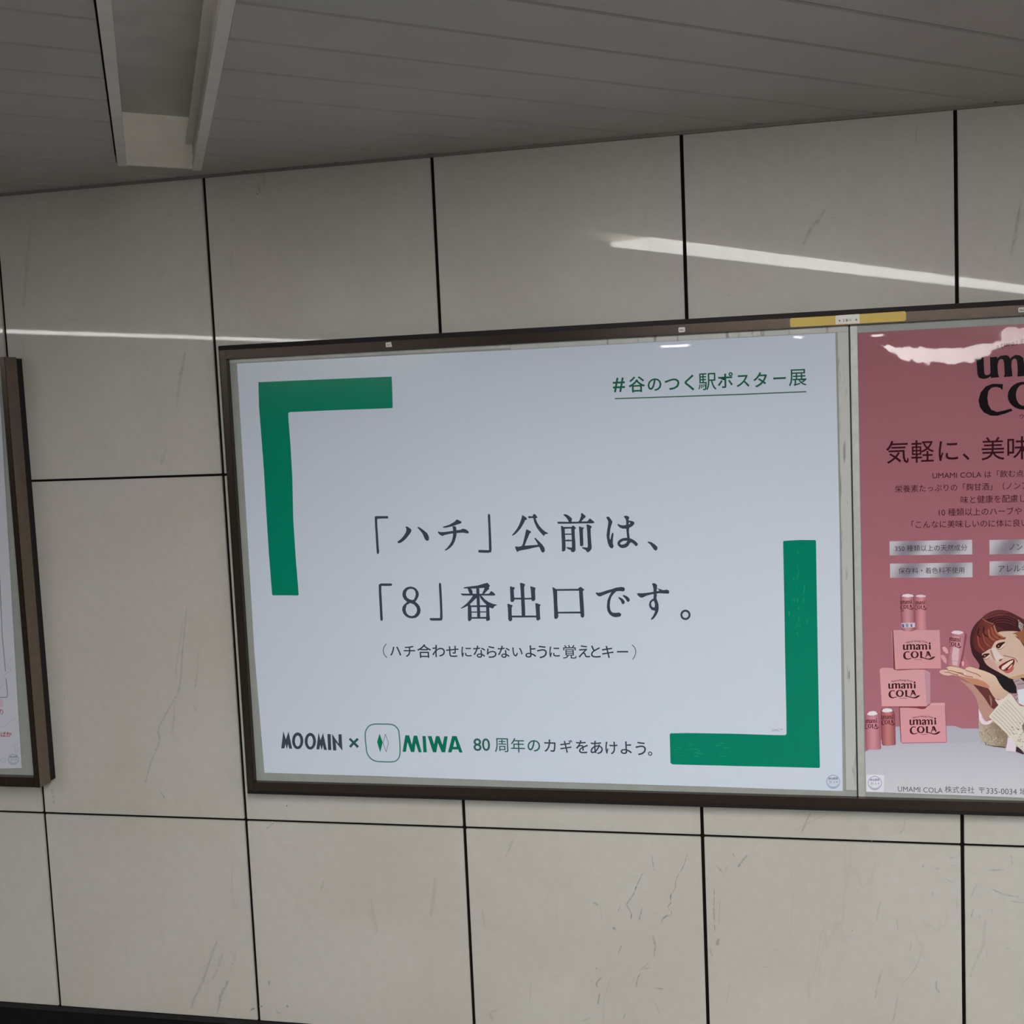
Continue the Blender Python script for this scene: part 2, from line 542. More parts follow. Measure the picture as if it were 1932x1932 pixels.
# back wall: polished stone panels with dark open joints, veins inlaid in the stone
bm = bmesh.new()
rows = [(ZB, 0.0), (0.0, ZM), (ZM, ZC)]
joint_x = {0: 0.0, 1: 0.6, 2: 1.2, 3: 1.8, 4: 2.4}
for i in range(-12, 16):
    for r, (z0, z1) in enumerate(rows):
        g = 0.0042
        gt = 0.0 if r == 2 else 0.0032
        gb = 0.0 if r == 0 else 0.0032
        add_box(bm, (i * 0.6 + g, 0.0, z0 + gb), (i * 0.6 + 0.6 - g, 0.02, z1 - gt), 0, 0.0012)
add_box(bm, (XL - 0.2, 0.006, ZF), (XR + 0.2, 0.05, ZC + 0.3), 1)
bmesh.ops.recalc_face_normals(bm, faces=bm.faces[:])
vl = bm.verts.layers.float.new('vein')
VEINS = [  # (points, width px, strength) as they run on the stone
    ([(413, 1768), (404, 1790), (396, 1812), (388, 1838), (378, 1862), (366, 1885), (362, 1905)], 7, 0.4), ([(418, 1800), (410, 1830), (398, 1850)], 9, 0.25), ([(430, 1850), (425, 1862), (418, 1872), (412, 1900), (408, 1915)], 7, 0.55),
    ([(445, 1795), (440, 1815), (430, 1835)], 8, 0.2), ([(440, 1625), (436, 1660), (442, 1710), (450, 1690)], 3, 0.2), ([(472, 1907), (477, 1904), (481, 1902)], 3, 0.7),
    ([(490, 1900), (496, 1898)], 3, 0.6), ([(350, 664), (344, 690), (338, 720), (333, 770)], 8, 0.35), ([(315, 845), (308, 862), (304, 876)], 8, 0.3),
    ([(345, 1170), (338, 1215), (331, 1260), (335, 1290)], 4, 0.25), ([(352, 1145), (345, 1230), (340, 1290), (330, 1318), (318, 1340), (303, 1366), (298, 1380), (300, 1400), (285, 1440), (273, 1478)], 6, 0.38), ([(375, 1215), (372, 1265), (368, 1300)], 5, 0.25),
    ([(330, 1318), (326, 1375), (318, 1385)], 5, 0.25), ([(366, 1330), (374, 1345)], 6, 0.2), ([(303, 1495), (308, 1502), (312, 1507)], 3, 0.6),
    ([(60, 420), (52, 480), (48, 540), (44, 585)], 9, 0.25), ([(40, 640), (44, 665), (36, 690)], 7, 0.2), ([(300, 520), (318, 508)], 5, 0.25),
    ([(440, 470), (436, 500), (444, 545)], 8, 0.12), ([(486, 343), (492, 366)], 4, 0.3), ([(1555, 395), (1545, 415), (1530, 432), (1515, 462)], 9, 0.25),
    ([(1728, 240), (1727, 270)], 4, 0.25), ([(1925, 380), (1915, 440), (1908, 480)], 8, 0.3), ([(700, 1690), (706, 1735), (712, 1760)], 10, 0.12),
    ([(822, 1650), (818, 1690), (812, 1730)], 9, 0.18), ([(612, 1660), (606, 1680)], 6, 0.2), ([(502, 1564), (510, 1556), (516, 1552)], 6, 0.3),
    ([(97, 1487), (100, 1505), (102, 1516)], 6, 0.45), ([(28, 1523), (28.5, 1517)], 2, 0.6), ([(493, 322), (497, 330), (497, 352)], 4, 0.25),
    ([(508, 1850), (509, 1860)], 3, 0.5), ([(540, 1897), (545, 1900)], 4, 0.5), ([(520, 1908), (528, 1912)], 4, 0.3),
    ([(541, 1519), (541.5, 1521.5)], 3, 0.8), ([(485, 365), (487, 366)], 4, 0.5), ([(1375, 556), (1377, 557)], 3, 0.7),
    ([(1570, 410), (1572, 411)], 3, 0.5), ([(160, 1225), (161, 1227)], 3, 0.6), ([(121, 1310), (122, 1322)], 3, 0.5),
    ([(1229.7, 1612.6), (1231.3, 1629.1), (1234.1, 1644.0)], 2.2, 0.4), ([(1295.6, 1609.9), (1291.2, 1629.1), (1281.9, 1647.3)], 2.7, 0.4), ([(1281.9, 1647.3), (1274.7, 1662.1), (1273.6, 1675.8), (1265.4, 1689.6), (1265.4, 1704.4), (1259.9, 1711.5), (1267.0, 1722.5), (1259.9, 1729.7)], 2.2, 0.6),
    ([(1259.9, 1726.4), (1251.6, 1733.5), (1247.8, 1740.7)], 4.4, 0.5), ([(1214.3, 1647.3), (1207.7, 1659.3), (1199.5, 1674.7), (1194.0, 1689.6), (1184.6, 1702.2), (1179.1, 1711.5)], 3.3, 0.5), ([(1188.5, 1656.6), (1202.2, 1652.7), (1214.3, 1649.5)], 1.1, 0.4),
    ([(1179.1, 1703.3), (1185.7, 1714.3), (1191.2, 1726.4), (1190.1, 1736.3)], 3.3, 0.45), ([(1169.2, 1708.8), (1166.5, 1719.8)], 3.3, 0.3), ([(1211.0, 1711.5), (1206.6, 1737.4)], 3.3, 0.35),
    ([(1119.8, 1702.2), (1129.7, 1708.8)], 4.4, 0.35), ([(1133.0, 1698.9), (1135.2, 1740.7)], 1.6, 0.25), ([(1155.5, 1750.0), (1163.7, 1754.4)], 5.5, 0.55),
    ([(1173.1, 1783.0), (1167.0, 1801.1)], 2.7, 0.45), ([(1230.8, 1764.8), (1236.3, 1783.0), (1233.0, 1807.7)], 4.4, 0.4), ([(1224.2, 1815.9), (1204.9, 1832.4)], 2.2, 0.3),
    ([(1207.7, 1836.3), (1201.1, 1851.6), (1200.5, 1863.7)], 2.7, 0.5), ([(1215.9, 1828.0), (1228.0, 1825.3)], 1.6, 0.5), ([(1135.2, 1843.4), (1126.4, 1854.4), (1127.5, 1863.7)], 3.3, 0.45),
    ([(1130.8, 1873.6), (1127.5, 1895.6)], 3.3, 0.45), ([(1153.8, 1840.7), (1141.8, 1879.1), (1137.4, 1931.9)], 1.4, 0.3), ([(1124.2, 1825.3), (1126.4, 1829.7)], 1.6, 0.6),
    ([(1180.2, 1909.3), (1175.8, 1924.2)], 2.2, 0.4), ([(1232.4, 1863.7), (1240.7, 1864.8), (1252.7, 1865.9)], 2.2, 0.45), ([(1097.8, 1927.5), (1114.3, 1920.3)], 4.4, 0.3),
    ([(968.7, 1582.4), (957.7, 1609.9), (952.2, 1618.1)], 5.5, 0.18), ([(941.2, 1903.8), (924.7, 1912.1), (933.0, 1925.8)], 4.9, 0.2), ([(1347.8, 1675.8), (1347.8, 1719.8), (1348.9, 1758.2)], 3.3, 0.4),
    ([(1357.7, 1692.3), (1357.1, 1747.3)], 1.6, 0.25), ([(1356.0, 1769.2), (1352.7, 1784.6)], 7.7, 0.4), ([(1339.6, 1788.5), (1344.0, 1804.9)], 3.8, 0.3),
    ([(1350.5, 1631.9), (1361.5, 1645.6)], 4.4, 0.25), ([(1409.9, 1612.6), (1397.3, 1629.1), (1391.8, 1636.3)], 6.6, 0.35), ([(1382.4, 1609.9), (1386.8, 1617.6)], 2.2, 0.6),
    ([(1373.6, 1631.9), (1364.3, 1656.6)], 4.4, 0.2), ([(1430.2, 1823.1), (1463.2, 1826.4)], 1.1, 0.35), ([(1378.0, 1857.1), (1369.8, 1895.6)], 3.3, 0.15),
    ([(1235.2, 1890.1), (1246.2, 1914.8)], 2.2, 0.25), ([(909.9, 1714.3), (913.2, 1741.8), (915.4, 1758.2)], 3.8, 0.15), ([(1001.6, 1851.6), (998.9, 1895.6)], 3.3, 0.15),
    ([(1047.3, 1840.7), (1048.4, 1845.1)], 2.2, 0.3), ([(1048.4, 1708.8), (1049.5, 1736.3)], 3.8, 0.1), ([(985.2, 1552.2), (986.3, 1553.3)], 1.6, 0.6),
    ([(1114.3, 1846.2), (1115.4, 1854.4)], 4.4, 0.25), ([(1530.9, 1531.6), (1522.1, 1549.3), (1513.2, 1571.4)], 5.3, 0.28), ([(1500.0, 1566.9), (1535.3, 1547.1), (1572.8, 1532.5)], 0.9, 0.5),
    ([(1630.2, 1544.9), (1637.7, 1566.9), (1645.6, 1587.7)], 0.9, 0.35), ([(1708.3, 1544.9), (1703.9, 1562.5), (1697.7, 1573.6)], 5.3, 0.22), ([(1789.1, 1618.6), (1804.5, 1616.8)], 2.2, 0.4),
    ([(1789.1, 1631.8), (1808.9, 1633.6)], 1.3, 0.35), ([(1740.5, 1631.8), (1742.7, 1637.1)], 2.6, 0.5), ([(1758.6, 1679.5), (1759.0, 1690.5)], 1.8, 0.5),
    ([(1663.3, 1699.3), (1658.0, 1714.8), (1654.5, 1741.3)], 5.3, 0.18), ([(1690.6, 1730.2), (1694.2, 1756.7)], 2.6, 0.25), ([(1608.1, 1754.5), (1609.4, 1757.1)], 3.5, 0.6),
    ([(1602.8, 1764.2), (1603.7, 1769.9)], 1.8, 0.5), ([(1665.5, 1829.5), (1654.5, 1860.4), (1650.0, 1884.7)], 6.2, 0.25), ([(1740.5, 1787.6), (1729.5, 1820.7), (1714.0, 1842.8), (1698.6, 1864.8)], 1.3, 0.3),
    ([(1693.3, 1875.9), (1689.8, 1909.0), (1684.5, 1928.8)], 4.0, 0.22), ([(1767.0, 1849.4), (1767.0, 1864.8), (1773.6, 1873.7)], 5.3, 0.32), ([(1720.7, 1772.2), (1716.2, 1798.6)], 2.6, 0.2),
    ([(1764.8, 1637.6), (1772.7, 1640.6)], 4.0, 0.35), ([(1782.4, 1657.4), (1804.5, 1668.4)], 3.1, 0.2), ([(1844.2, 1666.2), (1826.6, 1706.0)], 3.5, 0.2),
    ([(1866.3, 1642.0), (1895.0, 1640.6)], 4.0, 0.35), ([(1870.7, 1677.3), (1897.2, 1688.3), (1923.7, 1691.8)], 3.5, 0.35), ([(1901.6, 1699.3), (1932.0, 1703.8)], 3.5, 0.25),
    ([(1835.4, 1714.8), (1831.9, 1732.4)], 2.6, 0.4), ([(1847.7, 1725.8), (1847.7, 1734.6)], 2.2, 0.3), ([(1870.7, 1714.8), (1872.9, 1725.8)], 2.2, 0.35),
    ([(1859.7, 1732.4), (1857.5, 1758.9), (1853.0, 1785.4), (1839.8, 1816.3), (1828.8, 1842.8)], 7.9, 0.15), ([(1861.9, 1794.2), (1864.1, 1809.7)], 1.8, 0.3), ([(1898.5, 1788.5), (1904.7, 1789.4)], 1.8, 0.6),
    ([(1831.0, 1838.3), (1831.9, 1843.6)], 3.5, 0.3), ([(1881.7, 1863.9), (1883.1, 1865.7)], 2.2, 0.5), ([(1908.2, 1613.3), (1910.4, 1635.3)], 5.3, 0.2),
    ([(1804.5, 1690.5), (1805.4, 1714.8)], 1.8, 0.2), ([(1526.5, 1847.2), (1525.6, 1886.9)], 8.8, 0.1), ([(1553.8, 1837.5), (1554.7, 1839.2)], 3.5, 0.3),
]
for vi, (pts, wd, st) in enumerate(VEINS):
    if pts[0][0] < 460:
        st *= 0.62
    sm = smooth([(x + random.uniform(-1, 1), y) for x, y in pts], 5, False)
    n = len(sm)
    prev = None
    for i, (x, y) in enumerate(sm):
        a, b_ = sm[max(0, i - 1)], sm[min(n - 1, i + 1)]
        dx, dy = b_[0] - a[0], b_[1] - a[1]
        l = math.hypot(dx, dy) or 1
        t = i / max(1, n - 1)
        ww = wd * 0.62 * (0.45 + 0.55 * math.sin(math.pi * (0.1 + 0.8 * t))) * random.uniform(0.7, 1.3)
        nx, ny = -dy / l * ww, dx / l * ww
        cur = []
        for k, val in ((-1, 0.0), (0, 1.15 * st * (0.35 if i in (0, n - 1) else random.uniform(0.75, 1.15))), (1, 0.0)):
            v = bm.verts.new(PY(x + nx * k, y + ny * k, -0.0003 - vi * 0.000005))
            v[vl] = val
            cur.append(v)
        if prev:
            for k in range(2):
                f = bm.faces.new((prev[k], prev[k + 1], cur[k + 1], cur[k]))
                f.normal_update()
                if f.normal.y > 0:
                    f.normal_flip()
        prev = cur
me = bpy.data.meshes.new('wall_back')
bm.to_mesh(me)
bm.free()
struct(link('wall_back', me, [M_STONE, M_JOINT]))

struct(box_obj('floor', (XL, YF, ZF - 0.1), (XR, 0.05, ZF), M_FLOOR))
struct(box_obj('baseboard_back', (XL, -0.03, ZF), (XR, 0.0, ZB), M_BASE, None, 0.002))
struct(box_obj('wall_front', (XL, YF - 0.1, ZF), (XR, YF, ZC + 0.3), M_FAR))
struct(box_obj('wall_left', (XL - 0.1, YF, ZF), (XL, 0.05, ZC + 0.3), M_FAR))
struct(box_obj('wall_right', (XR, YF, ZF), (XR + 0.1, 0.05, ZC + 0.3), M_FAR))

# ceiling: long boards laid askew to the wall, open grooves, one recessed slot
ANG = math.radians(42.57)
U = Vector((math.cos(ANG), math.sin(ANG)))
V = Vector((-math.sin(ANG), math.cos(ANG)))
SU = Vector((0.4848, -0.8746))       # along the slot
SN = Vector((0.8746, 0.4848))        # across the slot
N0, N1 = 0.3225, 0.5165              # outer edges of the slot
I0, I1 = 0.343, 0.495                # inner edges
V_END = -0.497                       # wall end of the slot lies along a board edge

def slot_u(n, v):
    """u of the line SN.p = n at board coordinate v"""
    return (n - v * SN.dot(V)) / SN.dot(U)

def add_board(bm, v0, v1, ua, ub, z, zt):
    """board between grooves; ua, ub functions of v; chamfered long edges"""
    c = 0.003
    prof = [(v0, z + c), (v0 + c, z), (v1 - c, z), (v1, z + c), (v1, zt), (v0, zt)]
    A, B = [], []
    for v, zz in prof:
        p = U * ua(v) + V * v
        q = U * ub(v) + V * v
        A.append(bm.verts.new((p.x, p.y, zz)))
        B.append(bm.verts.new((q.x, q.y, zz)))
    n = len(prof)
    bm.faces.new(A)
    bm.faces.new(B[::-1])
    for i in range(n):
        j = (i + 1) % n
        bm.faces.new((A[i], B[i], B[j], A[j]))

bm = bmesh.new()
right_v = [-2.365, -2.195, -2.022, -1.857, -1.690, -1.5185, -1.347, -1.1755, -0.998, -0.822, -0.660, -0.497]
left_v = [-2.37, -2.203, -2.036, -1.869, -1.702, -1.535, -1.368, -1.216, -1.064, -0.897, -0.734, -0.555, -0.497]
near_v = [-0.497, -0.375, -0.19]
def ext(vs, lo, step):
    out = list(vs)
    while out[0] > lo:
        out.insert(0, out[0] - step)
    return out
GAP = 0.0032
left_v, right_v = ext(left_v, -14, 0.169), ext(right_v, -14, 0.169)
k = -0.19
while k < 6.5:
    k += 0.17
    near_v.append(k)
far = lambda v: 16.0
neg = lambda v: -18.0
for a, b_ in zip(left_v, left_v[1:]):
    add_board(bm, a + GAP, b_ - GAP, neg, lambda v: slot_u(N0 - 0.004, v), ZC, ZC + 0.02)
for a, b_ in zip(right_v, right_v[1:]):
    add_board(bm, a + GAP, b_ - GAP, lambda v: slot_u(N1 + 0.002, v), far, ZC, ZC + 0.02)
for a, b_ in zip(near_v, near_v[1:]):
    add_board(bm, a + GAP, b_ - GAP, neg, far, ZC, ZC + 0.02)
for co, no in (((XL, 0, 0), (-1, 0, 0)), ((XR, 0, 0), (1, 0, 0)), ((0, -0.002, 0), (0, 1, 0)), ((0, YF, 0), (0, -1, 0))):
    bmesh.ops.bisect_plane(bm, geom=bm.verts[:] + bm.edges[:] + bm.faces[:], plane_co=co, plane_no=no, clear_outer=True)
add_box(bm, (XL, YF, ZC + 0.29), (XR, 0.05, ZC + 0.33), 1)
# black underlay right above the boards, left open over the slot
RN = 3.3
def sl(n, s):
    p = SN * n + SU * s
    return (p.x, p.y)
s_end = (V_END - SN.dot(V) * 0.42) / SU.dot(V)
add_prism(bm, [(XL, -0.0), (XL, YF), sl(N0, 9.9), sl(N0, s_end)], ZC + 0.022, ZC + 0.03, 1)
add_prism(bm, [(XR, 0.0), sl(N1, s_end), sl(N1, 9.9), (XR, YF)], ZC + 0.022, ZC + 0.03, 1)
struct(finish(bm, 'ceiling', [M_CEIL, M_VOID]))
struct(box_obj('trim_1', (XL, -0.012, ZC - 0.006), (XR, 0.0, ZC + 0.004), M_CTRIM))

# ------------------------------------------------------------------ ceiling slot with its lamp
def vpt(n, v):
    p = U * slot_u(n, v) + V * v
    return (p.x, p.y)
slot = empty('ceiling_light_slot', (*sl(0.42, 2.0), ZC), 'recessed white ceiling slot with pale flanges, its lamp starting away from the stone wall', 'ceiling light')
HS = 0.118
S1 = 9.8
def quad_prism(name, na, nb, z0, z1, m, va=V_END, s1=S1, bev=False):
    bm = bmesh.new()
    add_prism(bm, [vpt(na, va), sl(na, s1), sl(nb, s1), vpt(nb, va)], z0, z1)
    return finish(bm, name, m, slot)
quad_prism('flange', N0, I0, ZC - 0.006, ZC + 0.012, M_FLANGE)
quad_prism('flange', I1, N1, ZC - 0.006, ZC + 0.012, M_FLANGE)
quad_prism('side_panel', I0 - 0.012, I0 - 0.003, ZC + 0.012, ZC + HS, M_SLOT, V_END)
quad_prism('side_panel', I1 + 0.003, I1 + 0.012, ZC + 0.012, ZC + HS, M_SLOT, V_END)
quad_prism('side_rib', I1 - 0.012, I1 + 0.003, ZC + 0.052, ZC + 0.058, M_FLANGE, V_END - 0.03)
quad_prism('top_panel', I0 - 0.012, I1 + 0.012, ZC + HS, ZC + HS + 0.01, M_SLOT, V_END)
bm = bmesh.new()
add_prism(bm, [vpt(I0 - 0.012, V_END), vpt(I1 + 0.012, V_END), vpt(I1 + 0.012, V_END - 0.008), vpt(I0 - 0.012, V_END - 0.008)], ZC - 0.004, ZC + HS)
finish(bm, 'end_cap', M_FLANGE, slot)
bm = bmesh.new()
add_prism(bm, [sl(0.337, 2.27), sl(0.337, S1 - 0.05), sl(0.508, S1 - 0.05), sl(0.508, 2.27)], ZC - 0.022, ZC - 0.008)
finish(bm, 'diffuser', M_LAMP, slot)

# the next line lamp, seen only as a thin bright line mirrored in the stone on the left
pa, pb = Vector((-2.92, -3.5)), Vector((-1.20, -8.65))
d2 = (pb - pa).normalized()
n2 = Vector((-d2.y, d2.x))
line2 = empty('ceiling_line_light', (*((pa + pb) / 2), ZC), 'bright ceiling line lamp mirrored as a thin streak beside the left poster frame', 'ceiling light')
def strip2(name, w0, w1, z0, z1, m):
    bm = bmesh.new()
    add_prism(bm, [tuple(pa + n2 * w0), tuple(pb + n2 * w0), tuple(pb + n2 * w1), tuple(pa + n2 * w1)], z0, z1)
    return finish(bm, name, m, line2)
strip2('diffuser', -0.06, 0.06, ZC - 0.022, ZC - 0.008, M_LAMP)
strip2('housing', -0.075, 0.075, ZC - 0.008, ZC + 0.0, M_FLANGE)

# an added line lamp, unseen right of the picture, to brighten the lower right wall
pc, pd = sl(RN, 4.4), sl(RN, 9.5)
added_line3 = empty('ceiling_line_light', (*sl(RN, 6.0), ZC), 'added unseen ceiling line lamp over the right end of the wall, outside the picture', 'ceiling light')
def strip3(name, w0, w1, z0, z1, m):
    bm = bmesh.new()
    add_prism(bm, [sl(RN + w0, 4.4), sl(RN + w0, 9.5), sl(RN + w1, 9.5), sl(RN + w1, 4.4)], z0, z1)
    return finish(bm, name, m, added_line3)
strip3('diffuser', -0.085, 0.085, ZC - 0.022, ZC - 0.008, M_LAMP)
strip3('housing', -0.10, 0.10, ZC - 0.008, ZC, M_FLANGE)

# ------------------------------------------------------------------ the large two-bay poster frame
FX0, FX1, FDIV = 0.630, 3.700, 2.1648
FZ0, FZ1 = 0.0865, 1.2465
frame = empty('poster_display', ((FX0 + FX1) / 2, 0, FZ0), 'wide dark bronze poster frame of two bays holding the white and the pink poster', 'frame')
YFR = -0.045
def rail(name, lo, hi, lip_lo, lip_hi):
    bm = bmesh.new()
    add_box(bm, lo, hi, 0, 0.0015)
    add_box(bm, lip_lo, lip_hi, 1, 0.0008)
    return finish(bm, name, [M_BRONZE, M_LIP_GAP], frame)
rail('top_rail', (FX0 + 0.02, YFR, 1.2120), (FX1 - 0.02, -0.001, 1.2345), (FX0, YFR + 0.004, 1.2345), (FX1, -0.001, FZ1))
rail('bottom_rail', (FX0 + 0.02, YFR, 0.0955), (FX1 - 0.02, -0.001, 0.1190), (FX0, YFR + 0.004, FZ0), (FX1, -0.001, 0.0955))
rail('side_rail', (FX0 + 0.004, YFR, 0.0955), (FX0 + 0.0225, -0.001, 1.2345), (FX0, YFR + 0.005, FZ0 + 0.004), (FX0 + 0.004, -0.001, FZ1 - 0.004))
rail('side_rail', (FX1 - 0.0225, YFR, 0.0955), (FX1 - 0.004, -0.001, 1.2345), (FX1 - 0.004, YFR + 0.005, FZ0 + 0.004), (FX1, -0.001, FZ1 - 0.004))
YP = -0.028
box_obj('backing_panel', (FX0 + 0.0225, YP, 0.119), (FDIV - 0.0018, -0.002, 1.212), M_PANEL, frame)
box_obj('backing_panel', (FDIV + 0.0018, YP, 0.119), (FX1 - 0.0225, -0.002, 1.212), M_PANEL, frame)
box_obj('seam', (FDIV - 0.0018, YP + 0.004, 0.119), (FDIV + 0.0018, -0.002, 1.212), M_SEAM, frame)
# clip strips along the panel edges
YS = YP - 0.0012
box_obj('clip_strip', (FX0 + 0.0225, YS, 1.2025), (1.380, YP, 1.212), M_ALU, frame, 0.0004)
box_obj('clip_strip', (1.3815, YS, 1.1985), (FDIV - 0.002, YP, 1.212), M_SCUFF, frame, 0.0004)
box_obj('clip_strip', (FX0 + 0.0225, YS, 0.119), (1.417, YP, 0.136), M_PANEL, frame, 0.0004)
box_obj('clip_strip', (1.4185, YS, 0.119), (FDIV - 0.002, YP, 0.133), M_PANEL, frame, 0.0004)
box_obj('clip_strip', (2.139, YS - 0.0012, 0.134), (FDIV - 0.002, YP, 1.1975), M_SCUFF, frame, 0.0004)
box_obj('clip_strip', (FDIV + 0.002, YS, 0.119), (2.182, YP, 1.212), M_ALU, frame, 0.0004)

# ------------------------------------------------------------------ white poster
YW = YP - 0.0022
INKD, GRN, GRD = (52, 60, 74), (0, 112, 88), (38, 86, 78)
KW = 1.55
wp = empty('poster', (1.405, YW, 0.131), 'white landscape poster with green corner brackets and dark Japanese headline', 'poster')
sheet = Print(YW, 1.0)
WHITE = (216, 227, 244)
sheet.poly([(447, 686), (700, 673), (1000, 658.5), (1300, 642), (1576, 628), (1584, 1000), (1590, 1492.5), (1300, 1483), (1000, 1474), (700, 1464), (499, 1458), (480, 1230), (462, 930)], WHITE)
sheet.build('sheet', M_PAPER, wp)

# thin scratches of lighter green left by the printed brush texture
c = Crop(470, 690, 4.293)
p = Print(YW - 0.0003, KW)
p.poly(c([(75, 133), (615, 110), (1155, 88), (1160, 220), (1163, 338), (1155, 344), (700, 360), (330, 376), (317, 384), (318, 420), (335, 640), (350, 900), (358, 1250), (378, 1560), (402, 1855), (396, 1861), (300, 1860), (190, 1860), (186, 1850), (160, 1520), (140, 1200), (120, 850), (95, 520), (80, 330)]), GRN)
p.build('green_bracket', M_PAPER, wp)
p = Print(YW - 0.0003, KW)
p.poly([(1478.5, 1020.5), (1510, 1018.8), (1538, 1019), (1539.5, 1021), (1541, 1120), (1543.2, 1250), (1545.5, 1380), (1547, 1446), (1546, 1449), (1470, 1447), (1400, 1445.5), (1269, 1442.3), (1265, 1439.5),
        (1264, 1400), (1263.6, 1386), (1265, 1383.6), (1300, 1383), (1378, 1384.2), (1470, 1387), (1481.5, 1387), (1484, 1384), (1483.2, 1330), (1481.5, 1250), (1479.5, 1120), (1477.5, 1023)], GRN)
rs = random.Random(3)
for _ in range(46):
    if rs.random() < 0.5:
        x, y = rs.gauss(1502, 8), rs.uniform(1030, 1200)
        a, b_ = 0.5 + rs.random() * 1.1, 2 + rs.random() * 6
    else:
        x, y = rs.uniform(1272, 1372), rs.gauss(1408 + (0 if rs.random() < .5 else 10), 5)
        a, b_ = 2 + rs.random() * 6, 0.4 + rs.random()
    p.poly(ell(x, y, a, b_, 8), (20, 122 + rs.randint(-4, 10), 96))
p.build('green_bracket', M_PAPER, wp)

